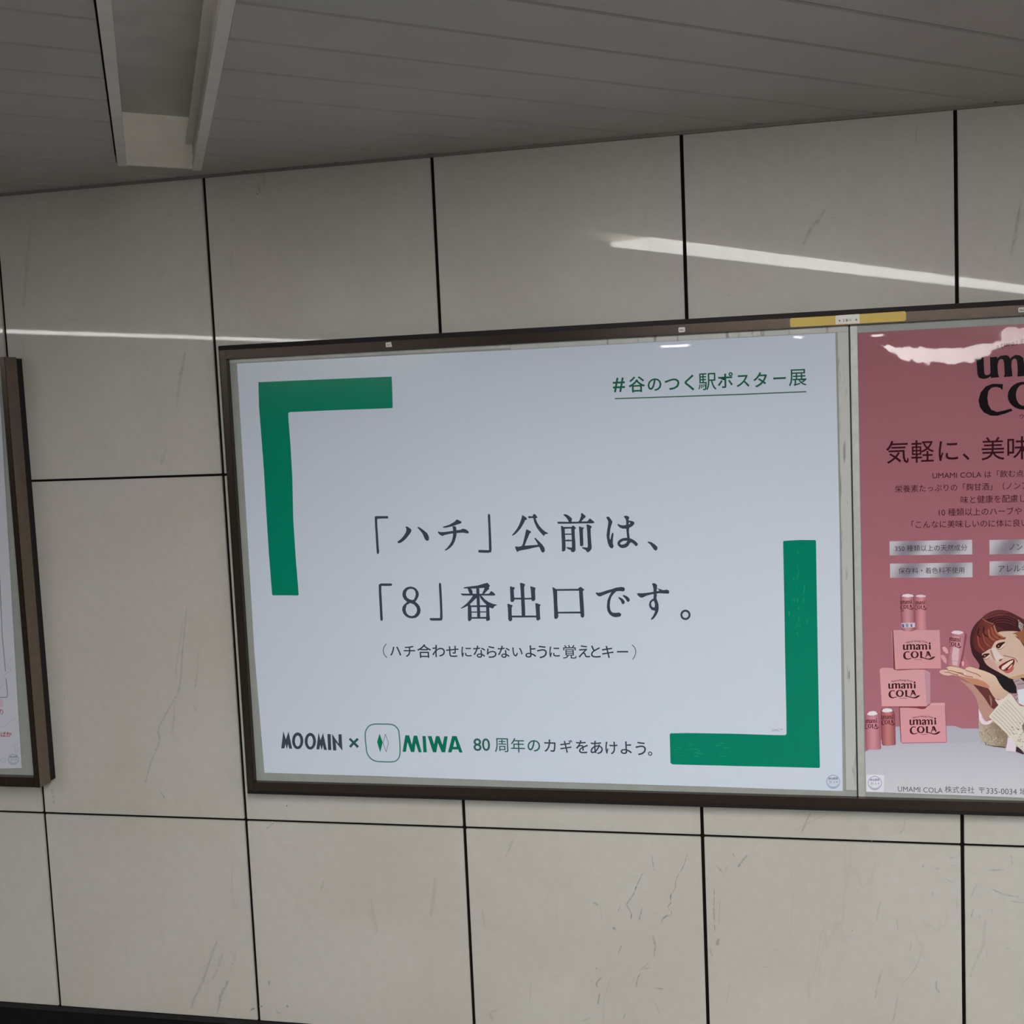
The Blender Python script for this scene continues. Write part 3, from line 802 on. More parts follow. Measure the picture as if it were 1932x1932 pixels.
p = Print(YW - 0.0003, KW)
H1, H2, H3, H4, H5 = (Crop(x, 960, 13.8) for x in (690, 820, 950, 1040, 1130))
G1, G2, G3, G4, G5, G6 = (Crop(x, 1090, 13.8) for x in (700, 850, 940, 1030, 1110, 1190))
HEAD = [
 (H1, [(235,225),(250,195),(290,188),(580,190),(585,250),(400,255),(300,262),(300,400),(312,560),(325,760),(335,960),(352,1110),(345,1155),(310,1182),(290,1160),(278,1020),(265,800),(255,600),(240,400)]),
 (H1, [(1035,470),(1065,455),(1120,485),(1170,520),(1195,560),(1165,630),(1110,700),(1060,765),(980,840),(910,885),(850,897),(825,880),(840,845),(920,785),(980,715),(1030,640),(1055,580),(1055,510)]),
 (H1, [(1340,485),(1370,468),(1430,500),(1500,550),(1600,635),(1645,720),(1645,810),(1620,830),(1580,830),(1535,780),(1510,720),(1480,650),(1430,580)]),
 (H2, [(212,475),(235,458),(300,440),(380,415),(450,375),(520,335),(575,275),(640,300),(690,330),(705,355),(670,385),(590,410),(510,440),(400,470),(300,490),(230,492)]),
 (H2, [(460,460),(520,450),(555,465),(565,520),(570,600),(570,680),(550,770),(520,860),(470,950),(400,1020),(320,1075),(270,1090),(262,1070),(330,1010),(400,920),(450,830),(475,720),(482,600),(475,510)]),
 (H2, [(80,585),(150,605),(250,605),(400,585),(560,560),(680,545),(730,515),(800,530),(860,565),(890,605),(880,640),(840,640),(740,620),(640,628),(480,640),(380,655),(260,682),(200,710),(140,680),(95,635)]),
 (H2, [(1385,180),(1392,145),(1412,130),(1440,145),(1448,200),(1455,400),(1465,600),(1475,800),(1483,1050),(1475,1130),(1400,1145),(1300,1145),(1160,1140),(1132,1110),(1145,1075),(1200,1070),(1340,1075),(1415,1075),(1412,900),(1405,650),(1398,420)]),
 (H3, [(487,165),(530,185),(590,225),(612,265),(600,290),(565,290),(540,350),(490,440),(440,520),(370,600),(320,650),(260,690),(222,698),(225,675),(290,600),(350,520),(400,430),(445,320),(470,240)]),
 (H3, [(635,195),(660,190),(755,195),(770,155),(800,130),(840,155),(885,225),(875,240),(830,245),(780,245),(720,240),(670,250),(650,235)]),
 (H3, [(775,235),(830,235),(870,340),(930,440),(1010,530),(1080,590),(1165,635),(1150,650),(1085,660),(1050,710),(1000,660),(930,580),(860,480),(800,350)]),
 (H3, [(597,530),(650,555),(715,590),(718,615),(680,640),(640,740),(600,830),(550,960),(700,950),(840,940),(900,935),(870,880),(820,800),(797,760),(830,755),(900,820),(1000,920),(1065,1010),(1078,1090),(1060,1125),(1025,1140),(990,1125),(960,1060),(930,990),(850,1000),(640,1050),(500,1075),(400,1095),(358,1130),(330,1080),(300,1000),(305,980),(400,985),(470,970),(500,920),(530,800),(565,660),(580,580)]),
 (H4, [(318,150),(345,138),(410,150),(480,195),(540,250),(535,310),(525,340),(455,340),(440,300),(390,225),(330,175)]),
 (H4, [(775,125),(800,103),(840,140),(890,180),(903,205),(880,230),(840,260),(790,325),(770,345),(700,345),(740,290),(775,190)]),
 (H4, [(150,345),(200,335),(450,340),(700,335),(800,330),(940,325),(1000,250),(1050,275),(1080,310),(1115,330),(1120,370),(1050,380),(800,380),(550,385),(300,388),(180,390)]),
 (H4, [(250,460),(280,440),(320,470),(352,480),(355,600),(368,800),(375,1000),(370,1080),(310,1118),(278,1100),(278,950),(270,750),(262,560)]),
 (H4, [(320,470),(530,470),(560,435),(590,440),(645,500),(610,545),(615,700),(630,900),(632,1080),(600,1125),(530,1128),(505,1070),(440,1050),(395,1010),(410,995),(530,1010),(540,990),(535,800),(520,540),(525,515),(345,520)]),
 (H4, [(340,645),(540,645),(540,675),(340,678)]),
 (H4, [(350,810),(440,800),(550,810),(550,840),(440,848),(350,842)]),
 (H4, [(720,470),(740,455),(800,485),(840,478),(852,500),(825,540),(828,700),(838,940),(810,975),(765,975),(748,940),(738,700),(728,560)]),
 (H4, [(918,415),(940,403),(1000,425),(1050,455),(1050,485),(1025,515),(1030,700),(1045,900),(1055,1010),(1040,1060),(1000,1110),(940,1135),(920,1110),(900,1075),(830,1040),(795,1010),(810,1000),(940,1010),(955,960),(945,800),(935,600)]),
 (H5, [(190,225),(210,208),(260,205),(290,240),(345,320),(350,355),(320,440),(298,520),(285,640),(275,720),(285,795),(300,790),(315,720),(340,640),(362,615),(380,650),(375,700),(365,800),(362,900),(385,980),(350,1032),(310,1025),(270,985),(235,900),(212,790),(198,690),(215,560),(240,400),(245,330)]),
 (H5, [(638,205),(680,180),(720,178),(770,195),(795,235),(770,270),(770,300),(860,318),(905,335),(928,370),(910,410),(860,460),(800,490),(785,520),(780,600),(795,700),(805,780),(740,780),(725,660),(712,520),(610,515),(550,490),(500,445),(483,410),(500,388),(545,418),(620,430),(690,425),(712,400),(705,300),(680,245)], [(775,365),(800,350),(818,375),(795,400),(775,400)]),
 (H5, [(735,755),(640,760),(560,790),(500,840),(480,900),(500,960),(560,1010),(620,1025),(700,1010),(760,970),(800,900),(830,870),(870,885),(920,930),(960,975),(1000,955),(1018,915),(980,870),(920,820),(860,785),(800,765)], [(550,905),(570,870),(640,830),(740,832),(710,890),(660,920),(600,935),(560,925)]),
 (H5, [(1260,870),(1290,852),(1370,870),(1460,930),(1520,990),(1525,1040),(1500,1080),(1465,1088),(1430,1060),(1390,1000),(1340,930)]),
 (G1, [(200,185),(250,150),(400,148),(530,150),(555,180),(535,210),(400,215),(270,212),(268,350),(280,550),(290,750),(300,950),(308,1080),(295,1120),(255,1122),(240,1080),(230,850),(215,600),(205,350)]),
 (G1, [(1030,232),(1110,245),(1180,290),(1230,360),(1245,420),(1235,490),(1200,560),(1155,625),(1220,680),(1270,750),(1292,840),(1280,920),(1230,1000),(1160,1045),(1070,1060),(980,1045),(900,1000),(840,930),(810,840),(820,760),(860,700),(940,630),(870,570),(825,490),(815,420),(835,340),(890,275),(960,240)], [(1010,290),(950,315),(915,380),(910,450),(940,520),(1000,560),(1070,580),(1120,565),(1150,500),(1165,430),(1150,350),(1110,305),(1060,288)], [(1020,660),(930,710),(905,800),(905,860),(930,930),(990,985),(1060,1000),(1130,980),(1180,920),(1200,840),(1180,770),(1120,700),(1060,672)]),
 (G1, [(1765,190),(1775,140),(1795,125),(1820,150),(1832,250),(1845,500),(1855,750),(1865,1000),(1860,1090),(1830,1115),(1700,1118),(1560,1115),(1520,1080),(1540,1050),(1700,1050),(1795,1048),(1800,900),(1790,650),(1778,400)]),
 (G2, [(340,260),(370,245),(520,225),(700,205),(830,165),(960,130),(1000,170),(1030,215),(1000,245),(1010,290),(960,330),(890,410),(850,430),(820,415),(860,340),(885,262),(750,275),(560,283),(400,280),(350,280)]),
 (G2, [(440,270),(520,270),(570,340),(578,425),(500,425),(460,330)]),
 (G2, [(265,410),(480,415),(680,418),(900,420),(1000,415),(1060,345),(1120,385),(1170,440),(1140,465),(900,465),(600,465),(330,465),(290,450)]),
 (G2, [(670,255),(745,255),(755,400),(765,700),(775,1060),(695,1060),(685,700),(672,400)]),
 (G2, [(590,455),(690,455),(680,520),(600,600),(520,680),(440,735),(360,775),(275,805),(262,790),(330,745),(430,660),(520,560)]),
 (G2, [(755,455),(815,475),(900,570),(1000,635),(1100,680),(1220,705),(1150,740),(1100,805),(1030,780),(960,735),(920,690),(840,610),(780,530)]),
 (G2, [(450,720),(510,690),(540,760),(548,900),(555,1060),(540,1100),(490,1135),(455,1110),(450,950)]),
 (G2, [(925,700),(1025,740),(1010,800),(1015,950),(1028,1090),(1000,1115),(935,1130),(925,1080),(930,900)]),
 (G2, [(510,720),(935,715),(935,765),(520,765)]), (G2, [(535,880),(935,875),(935,905),(535,910)]), (G2, [(540,1025),(935,1020),(935,1068),(540,1068)]),
 (G3, [(565,150),(590,130),(640,145),(695,165),(698,195),(675,240),(680,400),(690,600),(700,800),(705,1010),(610,1010),(605,800),(595,600),(590,450),(578,280)]),
 (G3, [(305,235),(330,220),(365,245),(400,235),(438,275),(405,315),(412,450),(425,580),(390,630),(330,630),(318,590),(315,450),(308,330)]),
 (G3, [(830,230),(850,225),(920,245),(970,260),(960,350),(965,500),(965,575),(930,608),(880,608),(862,560),(855,420),(845,310)]),
 (G3, [(400,520),(605,520),(605,568),(400,565)]), (G3, [(675,525),(875,522),(875,565),(675,568)]),
 (G3, [(235,690),(265,675),(320,700),(372,715),(370,745),(350,780),(352,950),(368,1090),(330,1135),(290,1130),(262,1090),(255,900),(248,780)]),
 (G3, [(965,670),(1000,660),(1060,685),(1110,705),(1082,745),(1085,900),(1095,1070),(1060,1110),(1000,1110),(990,1060),(982,900),(972,760)]),
 (G3, [(345,985),(600,985),(995,985),(995,1032),(600,1035),(345,1035)]),
 (G4, [(165,250),(190,250),(260,290),(290,330),(295,500),(300,700),(315,880),(325,1010),(300,1060),(240,1078),(215,1040),(210,800),(195,500),(180,330)]),
 (G4, [(840,285),(860,260),(905,235),(950,270),(1005,310),(960,350),(970,500),(985,700),(995,900),(998,990),(975,1035),(940,1042),(905,1010),(890,850),(875,600),(860,340)]),
 (G4, [(250,295),(855,288),(865,338),(270,342)]), (G4, [(300,888),(900,880),(905,930),(310,932)]),
 (G5, [(185,400),(210,382),(280,392),(380,365),(480,330),(600,300),(720,258),(860,240),(930,250),(955,295),(940,345),(900,355),(800,345),(730,355),(660,420),(600,500),(570,600),(560,720),(570,820),(600,880),(640,910),(720,915),(800,905),(845,930),(858,960),(840,1005),(780,1020),(700,1028),(620,1005),(550,950),(500,870),(482,760),(495,600),(540,480),(600,375),(500,410),(400,450),(310,488),(260,480),(220,445)]),
 (G5, [(775,500),(820,510),(890,545),(945,610),(950,650),(925,685),(890,688),(865,660),(845,600),(800,550)]),
 (G5, [(890,455),(930,452),(1000,480),(1060,530),(1082,580),(1060,620),(1030,632),(1000,605),(970,550),(910,490)]),
 (G6, [(160,410),(200,402),(300,405),(450,390),(600,365),(680,350),(735,345),(735,315),(675,265),(760,295),(840,325),(940,310),(990,330),(1005,380),(985,415),(900,412),(720,405),(560,430),(420,465),(300,522),(240,510),(180,455)]),
 (G6, [(553,165),(580,138),(640,150),(685,190),(685,250),(672,350),(678,450),(668,540),(700,620),(725,700),(728,800),(715,880),(670,970),(610,1050),(560,1090),(525,1092),(530,1065),(580,1000),(625,900),(635,855),(620,790),(630,690),(610,620),(590,560),(598,440),(592,300),(575,210)]),
 (G6, [(610,530),(540,570),(495,620),(475,700),(490,770),(545,840),(620,860),(670,840),(645,760),(590,775),(545,745),(530,690),(540,640),(580,605),(630,610)]),
]
for h in HEAD[:24]:
    p.poly(h[0](h[1]), INKD, [h[0](x) for x in h[2:]])
p.build('headline_lettering', M_PAPER, wp)
p = Print(YW - 0.0003, KW)
for h in HEAD[24:]:
    p.poly(h[0](h[1]), INKD, [h[0](x) for x in h[2:]])
p.poly(G6(ell(1425, 967, 133, 135)), INKD, [G6(ell(1425, 967, 80, 82))])
p.build('headline_lettering', M_PAPER, wp)

p = Print(YW - 0.0003, KW)
for ch, x, y, h in (('チ', 772.6, 1229, 21), ('合', 800.4, 1228.3, 26), ('わ', 827.5, 1228.3, 23), ('せ', 853.4, 1229, 21),
                    ('に', 880, 1229.8, 19.5), ('な', 904.3, 1229.6, 23), ('ら', 927.4, 1230, 22.5), ('な', 950.5, 1229.8, 23), ('い', 976.3, 1230, 17),
                    ('よ', 1001, 1229.3, 23), ('う', 1022.6, 1230.2, 24), ('に', 1046.2, 1229.8, 20), ('覚', 1074.5, 1229.8, 26), ('え', 1102, 1229, 23),
                    ('と', 1123.8, 1229.3, 23), ('キ', 1146.7, 1230, 23)):
    p.char(ch, x, y, h, (46, 54, 68), 0.003 if ch == '覚' else 0.010)
p.char('ハ', 746.2, 1228.5, w=21, col=(46, 54, 68), off=0.010)
p.char('ー', 1174.5, 1229.6, w=21, col=(46, 54, 68), off=0.010)
p.stroke(smooth([(729, 1214.5), (724.5, 1221), (723, 1228), (725, 1235), (730, 1240.8)], 4, False), 1.4, INKD)
p.stroke(smooth([(1192.5, 1216.5), (1197.5, 1222), (1199.5, 1229), (1198, 1237), (1193.5, 1244.4)], 4, False), 1.4, INKD)
p.build('caption_lettering', M_PAPER, wp)

p = Print(YW - 0.0003, KW)
for ch, x, y, h, cc in (('8', 900.7, 1405, 24, GRD), ('0', 917, 1405, 24, GRD), ('周', 946, 1406, 26.5, GRD), ('年', 977, 1406.3, 27, GRD), ('の', 1007.2, 1407.2, 22, GRD),
                    ('カ', 1037.5, 1407, 23.5, INKD), ('ギ', 1068.5, 1408, 24.5, INKD), ('を', 1098, 1409, 24.5, INKD), ('あ', 1125.6, 1410.3, 25, INKD),
                    ('け', 1153.6, 1411.3, 24, INKD), ('よ', 1181.2, 1410.8, 24, INKD), ('う', 1209, 1412.3, 25.5, INKD), ('。', 1226.6, 1422, 8.2, INKD)):
    p.char(ch, x, y, h, cc, 0.003 if ch in '周年' else 0.010)
p.build('slogan_lettering', M_PAPER, wp)

p = Print(YW - 0.0003, KW)
for ch, x, y, h in (('#', 1167.6, 726.2, 27), ('谷', 1201.5, 725.2, 30), ('の', 1234.9, 725.7, 24), ('つ', 1268, 725, 21.5), ('く', 1300.6, 721.9, 30.5),
                    ('駅', 1334.5, 720, 32), ('ポ', 1368.3, 717.3, 29.5), ('ス', 1401.7, 718.8, 22.5), ('タ', 1434.3, 716.4, 28.5), ('展', 1505, 712.6, 32)):
    p.char(ch, x, y, h, (30, 84, 66), 0.004 if ch in '展駅' else 0.014)
p.char('ー', 1470.8, 713.6, w=23.5, col=(30, 84, 66), off=0.016)
p.stroke([(1160, 752.2), (1280, 748.2), (1400, 744), (1521, 739)], 2.2, (62, 92, 84))
p.build('hashtag_lettering', M_PAPER, wp)

# partner logos
c = Crop(520, 1355, 7.728)
p = Print(YW - 0.0003, KW)
for q in ([(82,440),(112,190),(150,310),(188,195),(242,445),(200,445),(182,380),(163,455),(145,375),(128,440)],
          [(595,455),(625,210),(655,320),(692,215),(748,465),(705,462),(690,390),(672,468),(652,388),(636,455)],
          [(755,232),(803,232),(812,465),(765,465)],
          [(822,228),(918,372),(918,235),(962,235),(975,475),(878,352),(885,470),(838,470)]):
    p.poly(c(q), INKD)
p.poly(c(ell(322, 330, 82, 122)), INKD, [c(ell(322, 332, 40, 80))])
p.poly(c(ell(506, 336, 82, 122)), INKD, [c(ell(506, 338, 40, 80))])
p.build('logo_lettering', M_PAPER, wp)
p = Print(YW - 0.0003, KW)
p.poly(c([(1065,310),(1092,287),(1140,335),(1187,287),(1213,312),(1165,358),(1215,410),(1190,436),(1140,385),(1095,434),(1070,408),(1115,358)]), (36, 76, 76))
p.build('cross_mark', M_PAPER, wp)
p = Print(YW - 0.0003, KW)
rr = smooth([(1440,87),(1560,86),(1670,89),(1738,112),(1790,172),(1804,260),(1812,370),(1814,490),(1800,572),(1755,622),(1690,637),(1560,636),(1460,626),(1388,588),(1335,510),(1318,400),(1306,260),(1318,176),(1368,112)], 5)
p.stroke(c(rr), 2.3, (70, 112, 108), True)
p.poly(c([(1515,225),(1562,350),(1526,497),(1480,350)]), (0, 104, 74))
dm = c([(1600,232),(1646,362),(1610,492),(1567,362)])
for i in range(4):
    p.stroke([dm[i], dm[(i + 1) % 4]], 0.9, (58, 84, 84))
c = Crop(745, 1370, 7.728)
p.build('logo_emblem', M_PAPER, wp)
p = Print(YW - 0.0003, KW)
for q in ([(112,375),(152,133),(208,133),(248,270),(275,138),(325,138),(390,382),(348,382),(302,250),(285,378),(235,378),(185,235),(160,375)],
          [(402,145),(450,145),(466,382),(416,382)],
          [(478,145),(535,145),(572,265),(598,145),(648,145),(695,275),(720,148),(770,150),(735,382),(683,382),(628,245),(605,382),(555,382)]):
    p.poly(c(q), (0, 98, 78))
p.poly(c([(775,382),(835,145),(900,145),(988,385),(940,385),(922,340),(840,340),(825,385)]), (0, 98, 78), [c([(877,200),(903,302),(850,302)])])
p.build('logo_lettering', M_PAPER, wp)
p = Print(YW - 0.0003, KW)
p.line('©MC™', (1456.5, 1378), (1476.5, 1377), (110, 118, 132), 0.0)
p.build('copyright_lettering', M_PAPER, wp)

def stamp(pr, cx, cy, r, col=(112, 122, 150)):
    pr.stroke(ell(cx, cy, r, r, 30), 1.0, col, True)
    pr.line('掲出期限', (cx - r * 0.72, cy - r * 0.46), (cx + r * 0.72, cy - r * 0.50), (88, 96, 138), 0.02, 1.1)
    pr.line('25. 3.-4', (cx - r * 0.62, cy + 0.2), (cx + r * 0.66, cy + 0.2), (105, 112, 135), 0.01, 1.0)
    pr.stroke([(cx - r * 0.7, cy + r * 0.28), (cx + r * 0.7, cy + r * 0.28)], 0.5, (160, 168, 185))
    lo = [(cx + (r - 2) * math.cos(a), cy + (r - 2) * math.sin(a)) for a in [math.radians(t) for t in range(20, 161, 10)]]
    pr.stroke(lo, [0.6 + 1.7 * math.sin(math.pi * i / (len(lo) - 1)) for i in range(len(lo))], (142, 154, 172))
p = Print(YW - 0.0003, KW)
stamp(p, 1572, 1475, 12.4)
p.build('permit_stamp', M_PAPER, wp)

# ------------------------------------------------------------------ pink poster
YK = YP - 0.0026
KP = 1.45
pk = empty('poster', (2.9, YK, 0.128), 'pink glossy drink poster with stacked boxes and a smiling woman, right bay of frame', 'poster')
p = Print(YK, KP)
PINK = (147, 96, 104)
RX = 2330
def edge(px, a, b_):
    t = (px - a[0]) / (b_[0] - a[0])
    return a[1] + (b_[1] - a[1]) * t
tl, tr = (1618, 628), (RX, edge(RX, (1618, 628), (1932, 611)))
bl, br = (1633.5, 1494), (RX, edge(RX, (1633, 1494), (1932, 1505)))
def bg(u, v):
    t = min(1, max(0, v))
    a, b_ = (141, 91, 99), (158, 101, 114)  # paler towards the bottom: the light's falloff is put into the ink
    return tuple(a[i] * (1 - t) + b_[i] * t for i in range(3))
p.grid(tl, tr, br, bl, 2, 12, bg)
p.build('sheet', M_PINK, pk)

# white table top in the picture
C5, C6, C7, C4 = Crop(1620, 1250, 10.733), Crop(1760, 1140, 11.233), Crop(1760, 1260, 11.233), Crop(1660, 1110, 12.07)
p = Print(YK - 0.0003, KP)
def tabcol(x, y):
    t = min(1, max(0, (y - 1370) / 110))
    return tuple(a * (1 - t) + b_ * t for a, b_ in zip((158, 157, 172), (184, 184, 193)))
top = [(1632, 1418.5), (1640, 1414), (1650, 1404), (1664, 1395), (1690, 1371), (1740, 1370), (1786, 1369.5), (1800, 1369.5), (1815, 1374.4), (1850, 1374.5), (1932, 1374), (RX, 1374)]
bot = [(RX, br[1]), (1932, 1505), (1800, 1500), (1700, 1496.5), (1633.5, 1494)]
p.poly(top + bot, tabcol)
p.poly(C7([(290, 1480), (700, 1420), (960, 1400), (1000, 1540), (700, 1600), (300, 1590)]), (160, 161, 173))
p.build('printed_table', M_PINK, pk)

# brand logo, drawn once
LOGO = [
 ([(291,562),(300,557),(368,556),(369,720),(380,741),(402,744),(424,735),(434,722),(434,557),(508,554),(512,738),(524,768),(437,774),(434,755),(404,774),(355,781),(312,768),(297,733)],),
 ([(505,600),(510,570),(545,546),(598,540),(630,552),(650,590),(662,765),(570,768),(582,740),(580,620),(570,585),(545,580),(520,600),(515,640)],),
 ([(635,590),(655,566),(700,542),(745,548),(780,575),(788,640),(795,765),(712,768),(718,720),(716,610),(705,585),(685,580),(660,600),(655,640)],),
 ([(818,600),(830,565),(880,545),(950,548),(990,580),(998,650),(1005,768),(935,770),(930,750),(890,775),(840,770),(812,735),(820,690),(870,655),(922,640),(918,600),(890,588),(870,615),(830,625)], [(924,668),(890,690),(885,725),(905,740),(928,722)]),
 ([(985,600),(1005,565),(1050,545),(1095,550),(1125,580),(1140,640),(1145,765),(1062,768),(1072,720),(1070,620),(1058,585),(1030,582),(1005,610)],),
 ([(1115,590),(1140,560),(1185,542),(1240,548),(1268,580),(1275,650),(1280,765),(1198,768),(1206,720),(1204,610),(1190,582),(1165,580),(1140,600),(1135,640)],),
 ([(1335,575),(1415,570),(1425,755),(1340,757),(1348,700),(1348,610)],),
 (ell(1378, 512, 40, 44, 14),),
 ([(552,905),(560,842),(450,835),(380,860),(325,920),(300,1000),(310,1070),(350,1130),(420,1165),(490,1170),(570,1150),(650,1122),(635,1100),(560,1118),(490,1130),(430,1105),(400,1050),(392,980),(405,910),(440,875),(490,868),(530,880)],),
 (ell(770, 970, 165, 145, 26), ell(772, 965, 82, 112, 22)),
 ([(970,835),(1080,832),(1075,870),(1070,1060),(1130,1085),(1210,1105),(1300,1130),(1380,1120),(1440,1090),(1480,1060),(1540,1045),(1620,1050),(1580,1080),(1540,1120),(1470,1160),(1390,1178),(1290,1168),(1200,1140),(1100,1115),(985,1100),(995,1050),(985,870)],),
 ([(1255,830),(1355,832),(1440,1040),(1400,1078),(1362,1000),(1265,1000),(1225,1090),(1195,1085),(1250,940)], [(1300,920),(1325,965),(1278,968)]),
]
def box_print(pr, o, sx, sy=None):
    b_ = pr.build('printed_box', M_PINK, pk)
    q = Print(pr.Y - 0.0001, KP)
    logo(q, o, sx, sy)
    q.build('printed_logo', M_PINK, b_)

def logo(pr, o, sx, sy=None, rot=0.0, col=(62, 26, 34), clip=None, tag_line=True):
    """o: picture point of the u's top-left corner; sx: size of one drawing unit in picture px"""
    sy = sy or sx
    cr, sr = math.cos(rot), math.sin(rot)
    def T(pts):
        out = []
        for x, y in pts:
            u, v = (x - 295) * sx, (y - 558) * sy
            q = (o[0] + u * cr - v * sr, o[1] + u * sr + v * cr)
            if clip:
                q = (min(max(q[0], clip[0]), clip[1]), q[1])
            out.append(q)
        return out
    for g in LOGO:
        pr.poly(T(g[0]), col, [T(h) for h in g[1:]])
    if tag_line:
        a, b_ = T([(425, 490), (1300, 485)])
        pr.line('Natural Energy Drink', a, b_, col, 0.01, 1.0, arc=62 * sy)
        a, b_ = T([(770, 1168), (1060, 1165)])
        pr.stroke([a, b_], 16 * sy, tuple(min(255, v + 45) for v in col))

def can(name, outline, body, dark, lid, lid_pts, lo, sx, sy, clip, extra=None, rot=0.0, shade=None):
    pr = Print(YK - 0.0006, KP)
    xs = [q[0] for q in outline]
    x0, x1 = min(xs), max(xs)
    xc = (x0 + x1) / 2
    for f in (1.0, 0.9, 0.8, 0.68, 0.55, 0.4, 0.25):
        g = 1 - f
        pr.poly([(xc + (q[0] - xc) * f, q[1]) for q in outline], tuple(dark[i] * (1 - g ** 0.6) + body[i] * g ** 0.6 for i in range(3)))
    if shade:
        pr.poly(shade[0], shade[1])
    pr.poly(lid_pts, lid)
    if extra:
        extra(pr)
    b_ = pr.build(name, M_PINK, pk)
    q = Print(pr.Y - 0.00025, KP)
    logo(q, lo, sx, sy, rot, (84, 28, 42), clip, False)
    q.build('printed_logo', M_PINK, b_)

# stacked boxes in the picture
p = Print(YK - 0.0005, KP)
p.poly(C4([(262, 968), (296, 955), (345, 1850), (330, 1840), (300, 1800)]), (176, 126, 138))
p.poly(C4([(306, 950), (1360, 950), (1395, 1825), (352, 1845)]), lambda x, y: (187, 140, 147) if y < 1230 else (194, 138, 143))
p.poly(C4([(283, 955), (303, 955), (348, 1850), (420, 1850), (430, 1862), (330, 1856), (308, 1820)]), (104, 54, 66))
p.poly(C4([(420, 1838), (1395, 1822), (1080, 1835), (1030, 1850), (980, 1836), (430, 1862)]), (140, 78, 90))
box_print(p, C4.pt(526, 1280), 1 / 21.47)
p = Print(YK - 0.0004, KP)
p.poly(C5([(1325, 130), (1450, 205), (1452, 825), (1440, 830), (1375, 885)]), (172, 133, 148))
p.poly(C5([(425, 140), (480, 105), (690, 112), (745, 145), (1330, 128), (1375, 885), (470, 888)]), lambda x, y: (192, 142, 148) if y < 1300 else (198, 146, 152))
p.poly(C5([(700, 105), (745, 148), (1330, 128), (1400, 130), (1370, 145), (1150, 140), (810, 160), (735, 150)]), (128, 62, 74))
box_print(p, C5.pt(600, 425), 0.0459, 0.0455)
p = Print(YK - 0.00032, KP)
p.poly(C5([(470, 885), (820, 890), (825, 910), (470, 900)]), (140, 78, 90))
p.poly(C5([(1440, 850), (1480, 818), (1738, 815), (1755, 870), (1440, 890)]), (196, 150, 158))
p.poly(C5([(820, 905), (1000, 885), (1752, 865), (1780, 1615), (865, 1628)]), lambda x, y: (192, 140, 147) if y < 1340 else (198, 138, 148))
p.poly(C5([(815, 890), (1375, 885), (1440, 822), (1448, 835), (1385, 895), (1350, 935), (1280, 945), (1180, 925), (1000, 915), (838, 915)]), (124, 52, 62))
p.poly(C5([(815, 900), (835, 905), (865, 1628), (850, 1600)]), (108, 62, 74))
p.poly(C5([(1745, 865), (1756, 870), (1786, 1612), (1776, 1620)]), (140, 84, 98))
p.poly(C5([(865, 1622), (1782, 1608), (1780, 1625), (880, 1640)]), (150, 102, 114))
box_print(p, C5.pt(1030, 1158), 0.0447, 0.0455)

def can_label(pr):
    pr.poly(C4([(492, 792), (800, 782), (800, 888), (500, 900)]), (190, 178, 194))
    for q in ([(500, 815), (550, 812), (560, 890), (510, 892)], [(585, 808), (650, 806), (650, 885), (590, 888)], [(700, 815), (735, 812), (740, 878), (705, 880)]):
        pr.poly(C4(q), (84, 84, 124) if q[0][0] != 585 else (130, 136, 156))
    pr.poly(C4([(485, 510), (545, 500), (548, 520), (487, 530)]), (110, 50, 62))
    for yy in (560, 600, 640, 700, 740):
        pr.stroke(C4([(540, yy), (745, yy - 6)]), 0.6, (168, 120, 130))
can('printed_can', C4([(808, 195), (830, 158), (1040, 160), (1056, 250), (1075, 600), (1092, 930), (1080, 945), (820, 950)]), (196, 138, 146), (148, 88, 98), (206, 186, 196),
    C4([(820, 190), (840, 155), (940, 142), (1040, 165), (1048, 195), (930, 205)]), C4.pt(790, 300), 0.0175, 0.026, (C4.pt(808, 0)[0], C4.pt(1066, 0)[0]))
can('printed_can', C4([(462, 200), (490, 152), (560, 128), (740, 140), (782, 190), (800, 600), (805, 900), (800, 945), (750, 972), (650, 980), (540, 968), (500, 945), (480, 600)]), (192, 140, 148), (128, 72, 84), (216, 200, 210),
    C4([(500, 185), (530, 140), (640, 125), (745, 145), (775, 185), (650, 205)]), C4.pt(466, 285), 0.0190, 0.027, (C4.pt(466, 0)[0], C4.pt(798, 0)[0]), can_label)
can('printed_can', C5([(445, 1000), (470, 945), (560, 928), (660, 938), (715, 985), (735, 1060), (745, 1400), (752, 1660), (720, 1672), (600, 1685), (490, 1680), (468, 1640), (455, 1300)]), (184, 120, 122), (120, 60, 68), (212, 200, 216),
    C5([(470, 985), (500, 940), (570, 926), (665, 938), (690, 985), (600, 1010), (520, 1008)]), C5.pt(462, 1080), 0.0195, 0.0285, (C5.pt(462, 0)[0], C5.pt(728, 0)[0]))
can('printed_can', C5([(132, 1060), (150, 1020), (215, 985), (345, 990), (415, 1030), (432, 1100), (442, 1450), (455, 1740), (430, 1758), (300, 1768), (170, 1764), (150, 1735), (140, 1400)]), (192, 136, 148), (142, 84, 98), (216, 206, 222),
    C5([(165, 1050), (215, 995), (290, 982), (350, 992), (385, 1045), (300, 1072), (220, 1070)]), C5.pt(120, 1160), 0.0205, 0.0285, (C5.pt(132, 0)[0], C5.pt(432, 0)[0]))

